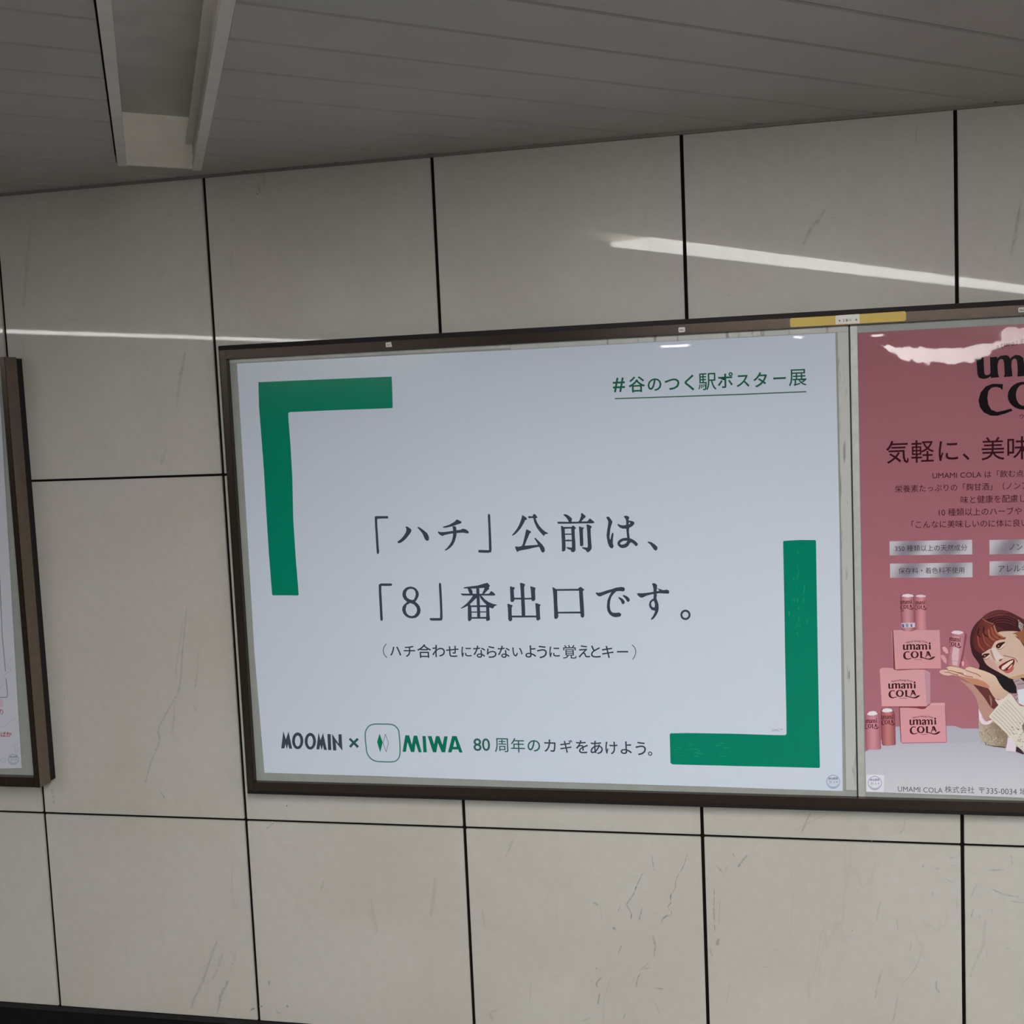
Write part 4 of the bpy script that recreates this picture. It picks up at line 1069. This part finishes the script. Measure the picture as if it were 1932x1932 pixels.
# smiling woman in the picture, cropped by the sheet's own layout on the right
pt = Print(YK - 0.0005, KP)
def hcol(x, y):
    t = min(1, max(0, (y - 1150) / 110))
    return tuple(a * (1 - t) + b_ * t for a, b_ in zip((84, 40, 43), (44, 24, 30)))
pt.poly(C6(smooth([(1440,120),(1280,140),(1130,210),(1040,290),(920,400),(840,520),(800,640),(788,800),(810,950),(850,1080),(950,1220),(990,1300),(975,1390),(1050,1420),(1110,1450),(1400,1650),(1500,1800),(1640,1880),(1760,1860),(1800,1700),(2300,1500),(2500,1100),(2420,700),(2200,430),(1950,330),(1800,250),(1620,160)], 3)), hcol)
pt.poly(C6([(1050,300),(1130,215),(1300,150),(1450,130),(1600,165),(1480,250),(1300,300),(1150,350)]), (96, 48, 50))
pt.poly(C6([(1090,330),(1300,270),(1500,250),(1700,290),(1820,380),(1860,560),(1620,590),(1480,520),(1280,400)]), (60, 27, 31))
for i in range(9):
    y = 190 + i * 26
    pt.stroke(C6(smooth([(1150 + i * 22, y + 90), (1350, y + 20), (1560, y + 10), (1760, y + 90)], 3, False)), [0.2] + [0.7] * 8 + [0.2], (112, 60, 60) if i % 2 else (48, 22, 27))
hair = pt.build('printed_hair', M_PINK, pk)

pt = Print(YK - 0.0008, KP)
SK, SKD, SKL = (190, 164, 150), (172, 124, 106), (202, 184, 172)
# far arm and hand behind the can
pt.poly(C6([(200,912),(255,898),(315,955),(330,1040),(290,1050),(220,985)]), (204, 150, 156))
pt.poly(C6([(165,1090),(205,1068),(262,1110),(295,1180),(290,1260),(235,1230),(180,1140)]), (200, 142, 150))
pt.poly(C6([(610,1230),(640,1195),(680,1090),(750,1270),(820,1340),(690,1370),(620,1320)]), (170, 104, 112))
pt.poly(C6([(605,1235),(635,1195),(665,1230),(660,1300),(620,1310)]), (212, 150, 158))
pt.poly(C7(smooth([(560,240),(700,300),(830,340),(1080,400),(1200,450),(1270,570),(1330,690),(1380,790),(1290,920),(1215,1020),(1250,1090),(1130,1110),(1000,940),(950,760),(890,600),(790,460),(680,350)], 2)), (168, 130, 120))
pt.poly(C7([(850,345),(1000,385),(1180,435),(1270,560),(1385,790),(1290,880),(1220,830),(1100,640),(960,470)]), (92, 48, 48))
pt.poly(C7([(1195,590),(1215,580),(1255,680),(1250,780),(1215,880),(1225,780)]), (140, 96, 92))
# face
pt.poly(C6(smooth([(1400,590),(1560,570),(1830,580),(2000,660),(2200,850),(2230,1150),(2120,1400),(1960,1520),(1800,1580),(1700,1592),(1560,1530),(1400,1440),(1200,1330),(1110,1240),(1062,1130),(1040,1050),(1100,970),(1200,930),(1260,860),(1350,770),(1480,725),(1550,700),(1450,690),(1370,640)], 2)), SK)
pt.poly(C6([(1060,1110),(1200,1150),(1290,1200),(1360,1320),(1400,1440),(1200,1330),(1110,1240)]), (186, 146, 140))
pt.poly(C6(smooth([(1240,950),(1320,930),(1400,1040),(1490,1130),(1480,1180),(1400,1215),(1330,1180),(1280,1080)], 3)), (200, 184, 180))
pt.poly(C6([(1210,985),(1245,960),(1290,1100),(1335,1195),(1290,1180),(1240,1090)]), (166, 124, 116))
pt.poly(C6([(1390,1205),(1420,1165),(1490,1150),(1470,1180),(1430,1210)]), (128, 76, 70))
pt.stroke(C6(smooth([(1490,1085),(1580,1105),(1680,1130),(1750,1160),(1800,1240)], 4, False)), [0.6] + [1.6] * 15 + [0.6], (130, 100, 90))
pt.poly(C6([(1600,1560),(1700,1592),(1850,1570),(2050,1450),(2230,1150),(2300,1500),(1960,1560)]), (182, 146, 112))
face = pt.build('printed_face', M_PINK, pk)
pt = Print(YK - 0.0010, KP)
for e in ([(1335,880),(1370,835),(1430,812),(1535,795),(1500,840),(1455,880),(1420,925),(1370,935),(1345,915)], [(1035,1115),(1065,1065),(1110,1045),(1205,1043),(1180,1080),(1140,1110),(1090,1140),(1055,1138)]):
    pt.poly(C6(smooth(e, 3)), (58, 24, 24))
for e in ([(1425,925),(1470,890),(1505,845),(1500,890),(1450,940),(1390,955)], [(1110,1148),(1160,1115),(1205,1070),(1200,1110),(1150,1155)]):
    pt.poly(C6(e), (214, 190, 184))
for x, y in ((1392, 885), (1100, 1092)):
    pt.poly(C6(ell(x, y, 13, 12, 10)), (196, 160, 156))
pt.stroke(C6(smooth([(1370,960),(1440,950),(1510,890)], 4, False)), 0.9, (110, 66, 62))
pt.stroke(C6(smooth([(1070,1165),(1140,1165),(1205,1115)], 4, False)), 0.9, (110, 66, 62))
pt.build('printed_eyes', M_PINK, face)
pt = Print(YK - 0.0010, KP)
pt.poly(C6(smooth([(1395,1345),(1430,1290),(1520,1235),(1620,1185),(1715,1160),(1735,1230),(1690,1330),(1610,1420),(1555,1450),(1480,1410)], 3)), (104, 30, 30))
pt.poly(C6(smooth([(1490,1410),(1570,1405),(1650,1340),(1705,1300),(1715,1360),(1680,1420),(1600,1460),(1540,1455)], 3)), (172, 90, 84))
pt.poly(C6([(1450,1360),(1475,1310),(1530,1275),(1620,1215),(1705,1180),(1690,1240),(1600,1310),(1525,1388),(1475,1392)]), (226, 192, 182))
pt.poly(C6([(1590,1370),(1660,1290),(1690,1265),(1670,1320),(1610,1380)]), (214, 172, 164))
pt.stroke(C6([(1505, 1390), (1600, 1320), (1700, 1225)]), 0.9, (90, 26, 26))
pt.build('printed_mouth', M_PINK, face)
pt = Print(YK - 0.0011, KP)
def bcol(x, y):
    t = min(1, max(0, (x - 1835) / 60))
    return tuple(a * (1 - t) + b_ * t for a, b_ in zip((78, 36, 38), (128, 64, 48)))
pt.poly(C6([(1060,300),(1150,350),(1290,415),(1250,470),(1330,590),(1400,690),(1480,718),(1550,705),(1535,745),(1430,750),(1330,785),(1290,840),(1240,935),(1180,960),(1100,1015),(1040,1050),(960,1020),(880,940),(840,820),(850,690),(900,560),(960,430)]), bcol)
for a, b_, cc in (((1290,440),(1530,720),(160,104,82)), ((1240,480),(1430,745),(140,78,60)), ((1180,520),(1330,780),(146,84,70)), ((1110,560),(1270,860),(122,58,46)), ((1060,600),(1240,920),(132,68,62)),
                  ((1000,640),(1180,955),(112,48,44)), ((950,640),(1110,1010),(138,66,60)), ((900,660),(1040,1030),(92,38,40)), ((1080,470),(1180,700),(60,28,30)), ((980,500),(1020,700),(58,28,32))):
    mid = ((a[0] + b_[0]) / 2 - 45, (a[1] + b_[1]) / 2 + 40)
    pt.stroke(C6(smooth([a, mid, b_], 5, False)), [0.8] + [3.2] * 8 + [1.2, 0.6], cc)
pt.stroke(C6(smooth([(1050,300),(1130,360),(1290,420)], 4, False)), 1.0, (150, 104, 96))
pt.poly(C6([(1680,620),(1760,640),(1860,760),(1932,900),(2050,980),(2050,620),(1930,480),(1850,570)]), (136, 88, 60))
pt.poly(C6([(1730,660),(1800,690),(1932,860),(1932,900),(1850,770)]), (92, 46, 36))
pt.poly(C6([(1800,315),(1830,345),(1860,380),(1925,430),(1900,500),(1885,570),(1850,540),(1815,480),(1820,400)]), (150, 142, 146))
for x, y in ((1830, 370), (1850, 430), (1875, 470), (1865, 520), (1890, 440)):
    pt.poly(C6(ell(x, y, 12, 14, 8)), (84, 78, 86))
pt.build('printed_fringe', M_PINK, pk)

# clothing
pt = Print(YK - 0.0009, KP)
pt.poly(C7([(1330,190),(1500,170),(1620,220),(1720,270),(1790,420),(1790,545),(1640,530),(1500,450),(1400,320)]), (26, 22, 27))
pt.poly(C7([(1700,260),(1830,205),(1932,290),(2300,320),(2300,820),(1932,800),(1810,770),(1740,640),(1680,560),(1780,540),(1770,400)]), (160, 138, 148))
pt.poly(C7([(1790,470),(1932,440),(2300,450),(2300,830),(1932,805),(1820,745)]), (196, 200, 212))
for a, b_ in (((1730,300),(1830,260)), ((1790,350),(1932,330)), ((1720,600),(1800,560)), ((1750,690),(1800,640))):
    pt.stroke(C7([a, b_]), 1.4, (112, 90, 102))
pt.build('printed_scarf', M_PINK, pk)
rs = random.Random(11)
pt = Print(YK - 0.0010, KP)
pt.poly(C7(smooth([(980,900),(1000,980),(1060,1080),(1130,1140),(1260,1110),(1310,1140),(1420,1260),(1560,1400),(1590,1480),(1545,1690),(1400,1665),(1120,1620),(1050,1540),(990,1450),(968,1200)], 2)), lambda x, y: (166, 152, 138) if x < 1880 else (132, 116, 100))
pt.poly(C7([(1120,1600),(1200,1640),(1545,1680),(1540,1700),(1300,1670),(1110,1630)]), (70, 50, 46))
for _ in range(70):
    x, y = rs.uniform(1000, 1530), rs.uniform(1250, 1620)
    pt.poly(C7(ell(x, y, rs.uniform(6, 16), rs.uniform(6, 14), 7)), (120, 104, 92) if rs.random() < .6 else (192, 180, 166))
for i in range(7):
    pt.stroke(C7(smooth([(1240 + i * 45, 1180 + i * 25), (1330 + i * 35, 1330 + i * 20), (1380 + i * 30, 1480)], 4, False)), 0.9, (136, 118, 100))
pt.poly(C7(smooth([(968,870),(985,900),(1030,990),(1130,1130),(1265,1095),(1230,1170),(1150,1205),(1050,1190),(985,1100)], 2)), (212, 192, 202))
pt.stroke(C7([(1030, 1030), (1110, 1130), (1170, 1140)]), 1.0, (158, 138, 148))
pt.poly(C7([(1590,1470),(1700,1500),(1775,1680),(1745,1785),(1660,1770),(1545,1760),(1570,1620)]), (204, 192, 204))
pt.poly(C7([(1765,1670),(1840,1690),(1932,1810),(2100,1840),(1900,1830),(1760,1775)]), (58, 38, 40))
pt.poly(C7(smooth([(1192,1030),(1290,930),(1390,790),(1480,670),(1560,600),(1640,540),(1750,690),(1840,800),(1932,820),(2100,900),(2250,1300),(2250,1750),(2100,1800),(1932,1770),(1800,1670),(1650,1490),(1560,1370),(1400,1220),(1260,1100)], 2)), (198, 191, 183))
for i in range(8):
    t = i / 7
    a = (1240 + 150 * t * 2.2, 1010 - 350 * t * .95)
    b_ = (a[0] + 420, a[1] + 420 + 60 * t)
    pt.stroke(C7(smooth([a, ((a[0] + b_[0]) / 2, (a[1] + b_[1]) / 2 - 25), b_], 4, False)), 1.0, (158, 148, 138))
pt.stroke(C7([(1195, 1030), (1390, 800), (1560, 605)]), 1.2, (222, 206, 184))
pt.stroke(C7([(1200, 1040), (1400, 1225), (1570, 1385), (1660, 1500)]), 1.3, (216, 196, 168))
for _ in range(110):
    x, y = rs.uniform(1600, 2000), rs.uniform(1000, 1740)
    if y - 1300 > (x - 1560) * 1.35 or y < 1250 - (x - 1600) * 0.6:
        continue
    pt.poly(C7(ell(x, y, rs.uniform(7, 17), rs.uniform(5, 12), 7)), (112, 98, 92) if rs.random() < .55 else (222, 212, 198))
pt.poly(C7([(1890, 1230), (1932, 1160), (2000, 1160), (2000, 1400), (1932, 1390)]), (120, 104, 94))
pt.build('printed_cardigan', M_PINK, pk)

# near hand under the can, with five fingers seen edge-on
pt = Print(YK - 0.0013, KP)
pt.poly(C7([(1310,665),(1400,690),(1490,640),(1480,720),(1390,790)]), (206, 184, 186))
def hand(x, y):
    t = min(1, max(0, (y - 1262) / 50))
    return tuple(a * (1 - t) + b_ * t for a, b_ in zip((204, 176, 160), (184, 156, 138)))
pt.poly(C7(smooth([(140,75),(200,40),(300,45),(330,20),(285,0),(330,-25),(400,-30),(560,0),(680,40),(705,0),(800,-20),(950,25),(1110,72),(1290,155),(1350,215),(1400,310),(1500,450),(1620,530),(1560,600),(1480,650),(1340,668),(1230,520),(1180,440),(1080,400),(830,340),(620,215),(430,150),(330,165),(240,150),(170,120)], 2)), hand)
pt.poly(C7([(430,140),(620,180),(800,215),(960,240),(1100,300),(1210,400),(1180,440),(1080,400),(830,340),(620,215)]), (178, 122, 100))
pt.poly(C7([(140,75),(200,42),(250,50),(260,85),(210,120),(180,115)]), (214, 152, 164))
for q in ([(310,55),(420,70),(560,115),(700,170),(850,200)], [(250,95),(330,95),(420,125),(540,150)], [(690,45),(800,90),(930,130),(1020,190)], [(500,95),(600,110),(660,130)]):
    pt.stroke(C7(smooth(q, 4, False)), 1.3, (132, 74, 62))
pt.poly(C7(ell(678, 125, 16, 22, 8)), (226, 204, 196))
pt.build('printed_hand', M_PINK, pk)

def held(pr):
    pr.poly(C6([(430, 905), (560, 925), (540, 1150), (520, 1300), (420, 1290), (400, 1100)]), (196, 164, 174))
    pr.poly(C6([(680, 605), (722, 655), (700, 800), (640, 1120), (590, 1330), (560, 1325), (640, 960), (668, 720)]), (128, 70, 82))
    pr.stroke(C6([(400, 660), (470, 655), (560, 675), (640, 700)]), 0.9, (130, 78, 92))
    pr.stroke(C6([(320, 1180), (420, 1195), (570, 1215)]), 0.6, (160, 116, 130))
can('printed_can', C6([(392, 585), (440, 565), (540, 562), (640, 585), (700, 620), (725, 660), (700, 800), (645, 1100), (595, 1330), (500, 1330), (350, 1305), (290, 1285), (305, 1150), (340, 930), (380, 680)]), (192, 138, 148), (150, 92, 104), (212, 194, 204),
    C6([(395, 590), (450, 560), (540, 558), (630, 580), (650, 610), (560, 640), (450, 625), (400, 615)]), C6.pt(330, 700), 0.0205, 0.0285, (1760 + 345 / 11.233, 1760 + 668 / 11.233), held, 0.14)
pt = Print(YK - 0.0012, KP)
pt.poly(C6([(195,915),(250,898),(310,955),(318,1020),(270,1000),(215,965)]), (206, 152, 158))
pt.build('printed_fingertip', M_PINK, pk)

# wording of the pink poster
p = Print(YK - 0.0006, KP)
DK = (52, 14, 26)
cc = Crop(1660, 810, 7.103)
for ch, x, y, h in (('気', 235, 305, 305), ('軽', 573, 295, 300), ('に', 918, 288, 265), ('、', 1155, 368, 92), ('美', 1515, 258, 310), ('味', 1860, 250, 310)):
    q = cc.pt(x, y)
    p.char(ch, q[0], q[1], h / 7.103, DK, 0.004)
    if ch == '、':
        p.build('headline_lettering', M_PINK, pk)
        p = Print(YK - 0.0006, KP)
p.build('headline_lettering', M_PINK, pk)
p = Print(YK - 0.0006, KP)
BK = (64, 20, 32)
p.line('UMAMI COLA は「飲む点', cc.pt(706, 618), cc.pt(1925, 590), BK, 0.0, 0.95)
p.line('栄養素たっぷりの「麹甘酒」（ノンア', cc.pt(205, 800), cc.pt(1990, 752), BK, 0.0, 1.0)
p.line('味と健康を配慮し', cc.pt(1085, 945), cc.pt(1955, 922), BK, 0.0, 1.0)
p.line('10 種類以上のハーブや', cc.pt(790, 1112), cc.pt(1900, 1092), BK, 0.0, 1.0)
p.line('「こんなに美味しいのに体に良い', cc.pt(425, 1278), cc.pt(1985, 1252), BK, 0.0, 1.0)
p.build('body_lettering', M_PINK, pk)
p = Print(YK - 0.0006, KP)
p.line('UMAMI COLA', (1694, 1488.5), (1778.5, 1491.5), (84, 80, 94), 0.0, 1.0)
p.line('株式会社', (1782.5, 1489.5), (1838.5, 1490.5), (84, 80, 94), 0.0, 1.0)
p.line('〒335-0034 埼', (1847, 1491), (1938, 1494), (84, 80, 94), 0.0, 1.0)
p.build('address_lettering', M_PINK, pk)
c8 = Crop(1660, 1005, 7.103)
def silver(u, v):
    f = 0.55 + 0.45 * math.cos(u * 12.5 + 0.3 + (v - 0.5) * 1.2)
    g = 0.5 + 0.5 * math.cos((v - .5) * 3)
    t = 0.65 * f + 0.35 * (1 - g * (1 - f))
    return tuple(a * (1 - t) + b_ * t for a, b_ in zip((112, 104, 116), (182, 178, 188)))
for tx, q, a, b_ in (('350 種類以上の天然成分', [(130, 115), (1235, 95), (1240, 290), (132, 305)], (203, 212), (1170, 200)),
                     ('保存料・着色料不使用', [(135, 415), (1240, 400), (1243, 598), (138, 606)], (250, 510), (1132, 503)),
                     ('ノンア', [(1468, 98), (2600, 75), (2600, 270), (1470, 292)], (1735, 195), (2010, 190)),
                     ('アレルギ', [(1470, 385), (2600, 362), (2600, 556), (1470, 576)], (1590, 482), (1990, 475))):
    pr = Print(YK - 0.0006, KP)
    qq = c8(q)
    pr.grid(qq[0], qq[1], qq[2], qq[3], 26, 4, silver)
    pr.line(tx, c8.pt(*a), c8.pt(*b_), (50, 46, 60), 0.0, 1.0)
    pr.build('silver_caption', M_PINK, pk)
p = Print(YK - 0.0006, KP)
logo(p, (1842.6, 675.0), 0.181, 0.181, -0.035, (14, 8, 12), None, False)
cb = Crop(1812, 610, 10.17)
for ch, x, y, h in (('a', 720, 455, 72), ('t', 795, 428, 92), ('u', 868, 415, 70), ('r', 940, 408, 70), ('a', 1010, 395, 66), ('l', 1085, 375, 84), ('E', 1190, 355, 90)):
    q = cb.pt(x, y)
    p.char(ch, q[0], q[1], h / 10.17, (62, 20, 30), 0.02)
q = cb.pt(1178, 1785)
p.char('ウ', q[0], q[1], 8.5, (52, 14, 26))
p.build('brand_lettering', M_PINK, pk)

# stamped permit sticker on the pink poster
p = Print(YK - 0.0014, KP)
p.poly([(1634.5, 1461.5), (1651, 1461.5), (1668, 1462.5), (1668, 1480), (1667.5, 1494.8), (1650, 1494.6), (1634.8, 1494)], (198, 198, 210))
stamp(p, 1650.5, 1477.5, 12.6)
st = p.build('permit_sticker', M_PRINT, None)
tag(st, 'white square sticker with round blue stamp, lower left corner of the pink poster', 'sticker')

# ------------------------------------------------------------------ labels on the top rail
def label_obj(name, quad, y, m, label, cat, text=None, group=None, th=0.0012, rnd=0.0):
    e_pts = [PY(px, py, y) for px, py in quad]
    bm = bmesh.new()
    a = [bm.verts.new((v.x, y - th, v.z)) for v in e_pts]
    b_ = [bm.verts.new((v.x, y, v.z)) for v in e_pts]
    bm.faces.new(a)
    bm.faces.new(b_[::-1])
    n = len(a)
    for i in range(n):
        bm.faces.new((a[i], b_[i], b_[(i + 1) % n], a[(i + 1) % n]))
    if rnd:
        es = [e for e in bm.edges if abs(e.verts[0].co.y - e.verts[1].co.y) > th * 0.5]
        bmesh.ops.bevel(bm, geom=es, offset=rnd, segments=3, affect='EDGES')
    o = finish(bm, name, m)
    tag(o, label, cat, group)
    if text:
        pr = Print(y - th - 0.0002, 1.0)
        text(pr)
        pr.build('label_lettering', M_PRINT, o)
    return o
label_obj('number_tag', [(727.8, 646.5), (738, 645.2), (739.8, 654.4), (728.3, 655)], YFR, M_WHITE, 'small worn white number tag above the green bracket of the white poster', 'tag',
          lambda pr: pr.line('061', (729.8, 651), (736.5, 650.4), (130, 128, 124), 0.01), 'number tags on the rail')
label_obj('number_tag', [(1280, 618), (1292.6, 617.2), (1292.6, 626.5), (1280.4, 627.3)], YFR, M_WHITE, 'small white number tag on the rail between the headline and the yellow label', 'tag',
          lambda pr: pr.line('062', (1282.2, 622.8), (1290, 622.2), (70, 68, 66), 0.02), 'number tags on the rail', rnd=0.0012)
label_obj('number_tag', [(1921, 580.5), (1935, 579.6), (1935, 588.8), (1921.3, 589.6)], YFR, M_WHITE, 'small white number tag on the rail above the pink poster', 'tag',
          lambda pr: pr.line('063', (1923.3, 585), (1932.8, 584.4), (70, 68, 66), 0.02), 'number tags on the rail', rnd=0.0012)
def ytext(pr):
    cq = Crop(1482, 580, 8.05)
    pr.poly(cq([(1330, 205), (1345, 155), (1372, 150), (1380, 195), (1402, 200), (1402, 210)]), (104, 98, 76))
    pr.poly(cq([(1350, 165), (1368, 163), (1368, 180), (1350, 182)]), (190, 160, 90))
    pr.line('Metro Ad Gallery 広告媒体', cq.pt(1425, 180), cq.pt(1790, 160), (104, 84, 40), 0.02, 0.9)
label_obj('yellow_label', [(1490.3, 600.5), (1600, 594.2), (1709, 587), (1709.5, 605.5), (1600, 611.8), (1490.8, 617.6)], YFR, M_YEL, 'long yellow label strip across the top rail above the seam', 'label', None, None, 0.001, 0.002)
def wtext(pr):
    cq = Crop(1482, 580, 8.05)
    for ch, x, y, h in (('●', 822, 202, 26), ('2', 884, 198, 40), ('番', 932, 195, 40), ('ロ', 985, 190, 30), ('▲', 1075, 182, 34)):
        q = cq.pt(x, y)
        pr.char(ch, q[0], q[1], h / 8.05, (84, 86, 92), 0.02)
label_obj('label_plate', [(1576, 598.3), (1579, 595.2), (1621, 592.4), (1622, 609.6), (1576.3, 611.8)], YFR - 0.0012, mat('silver_label_film', (0.50, 0.50, 0.48), 0.35, metal=0.2), 'silver label plate with dark characters stuck over the yellow strip', 'label', wtext)

# ------------------------------------------------------------------ the left poster frame with its poster
GX1, GZ0, GZ1 = 0.0455, 0.097, 1.248
GX0 = GX1 - 1.56
YG = -0.073
lf = empty('poster_display', ((GX0 + GX1) / 2, 0, GZ0), 'brown sided poster frame cut off by the left picture edge', 'frame')
def lrail(name, lo, hi):
    bm = bmesh.new()
    add_box(bm, lo, hi, 0, 0.0015)
    return finish(bm, name, M_BRONZE, lf)
lrail('side_rail', (GX1 - 0.0175, YG, GZ0), (GX1 - 0.0008, -0.025, GZ1))
box_obj('side_panel', (GX1 - 0.0008, YG + 0.001, GZ0), (GX1, -0.025, GZ1), M_BROWN, lf)
lrail('side_rail', (GX0, YG, GZ0), (GX0 + 0.0175, -0.025, GZ1))
lrail('top_rail', (GX0 + 0.0175, YG, GZ1 - 0.022), (GX1 - 0.0175, -0.025, GZ1))
lrail('bottom_rail', (GX0 + 0.0175, YG + 0.001, GZ0), (GX1 - 0.0175, -0.025, GZ0 + 0.027))
box_obj('shadow_gap_fill', (GX0 + 0.004, -0.025, GZ0 + 0.004), (GX1 - 0.0005, -0.0005, GZ1 - 0.003), M_LIP_GAP, lf)  # near-black box standing in for the shade between frame and wall
YLP = YG + 0.022
box_obj('backing_panel', (GX0 + 0.0175, YLP, GZ0 + 0.027), (GX1 - 0.0175, -0.025, GZ1 - 0.022), M_PANEL, lf)
YL = YLP - 0.002
lp = empty('poster', (GX0 + 0.75, YL, 0.13), 'white poster with pale grey outlines and pink wording at the left picture edge', 'poster')
p = Print(YL, 1.0)
e0 = PY(0, 1449, YL)
p.poly([(-560, 737), (-2, 706), (0, 748), (6, 850), (14, 990), (22, 1130), (30, 1270), (41, 1449), (0, 1450), (-560, 1433)], (206, 209, 222))
p.build('sheet', M_PRINT, lp)
cl = Crop(0, 1200, 7.155)
p = Print(YL - 0.0003, KW)
p.stroke(cl([(-30, -1500), (0, -700), (30, 0), (75, 480)]), 1.3, (96, 96, 108))
p.stroke(cl(smooth([(80, 570), (100, 770), (95, 815), (75, 828), (0, 828), (-300, 828)], 3, False)), 1.3, (96, 96, 108))
p.build('border_line', M_PRINT, lp)
for q in ([(165, 310), (110, 370), (105, 430), (150, 450), (100, 500), (40, 540)], [(222, 1100), (150, 1140), (100, 1200), (20, 1225)], [(255, 1440), (200, 1490), (215, 1560), (260, 1500)], [(10, 620), (40, 660), (0, 700)], [(0, 1690), (40, 1650), (80, 1660), (30, 1720)]):
    p = Print(YL - 0.0003, KW)
    p.stroke(cl(smooth(q, 4, False)), 0.9, (150, 152, 164))
    p.build('doodle_outline', M_PRINT, lp)
p = Print(YL - 0.0003, KW)
p.poly(cl([(-300, 850), (38, 850), (44, 955), (-300, 955)]), (178, 152, 172))
p.build('pink_patch', M_PRINT, lp)
p = Print(YL - 0.0003, KW)
p.char('の', *cl.pt(8, 1025), 9.5, (150, 74, 98), 0.01)
p.build('pink_lettering', M_PRINT, lp)
p = Print(YL - 0.0003, KW)
p.char('ば', *cl.pt(45, 1328), 10, (150, 72, 92), 0.02)
p.char('か', *cl.pt(120, 1328), 10, (150, 72, 92), 0.02)
p.build('pink_lettering', M_PRINT, lp)
p = Print(YL - 0.0003, KW)
stamp(p, cl.pt(182, 1665)[0], cl.pt(182, 1665)[1], 9.6, (120, 124, 138))
p.build('permit_stamp', M_PRINT, lp)
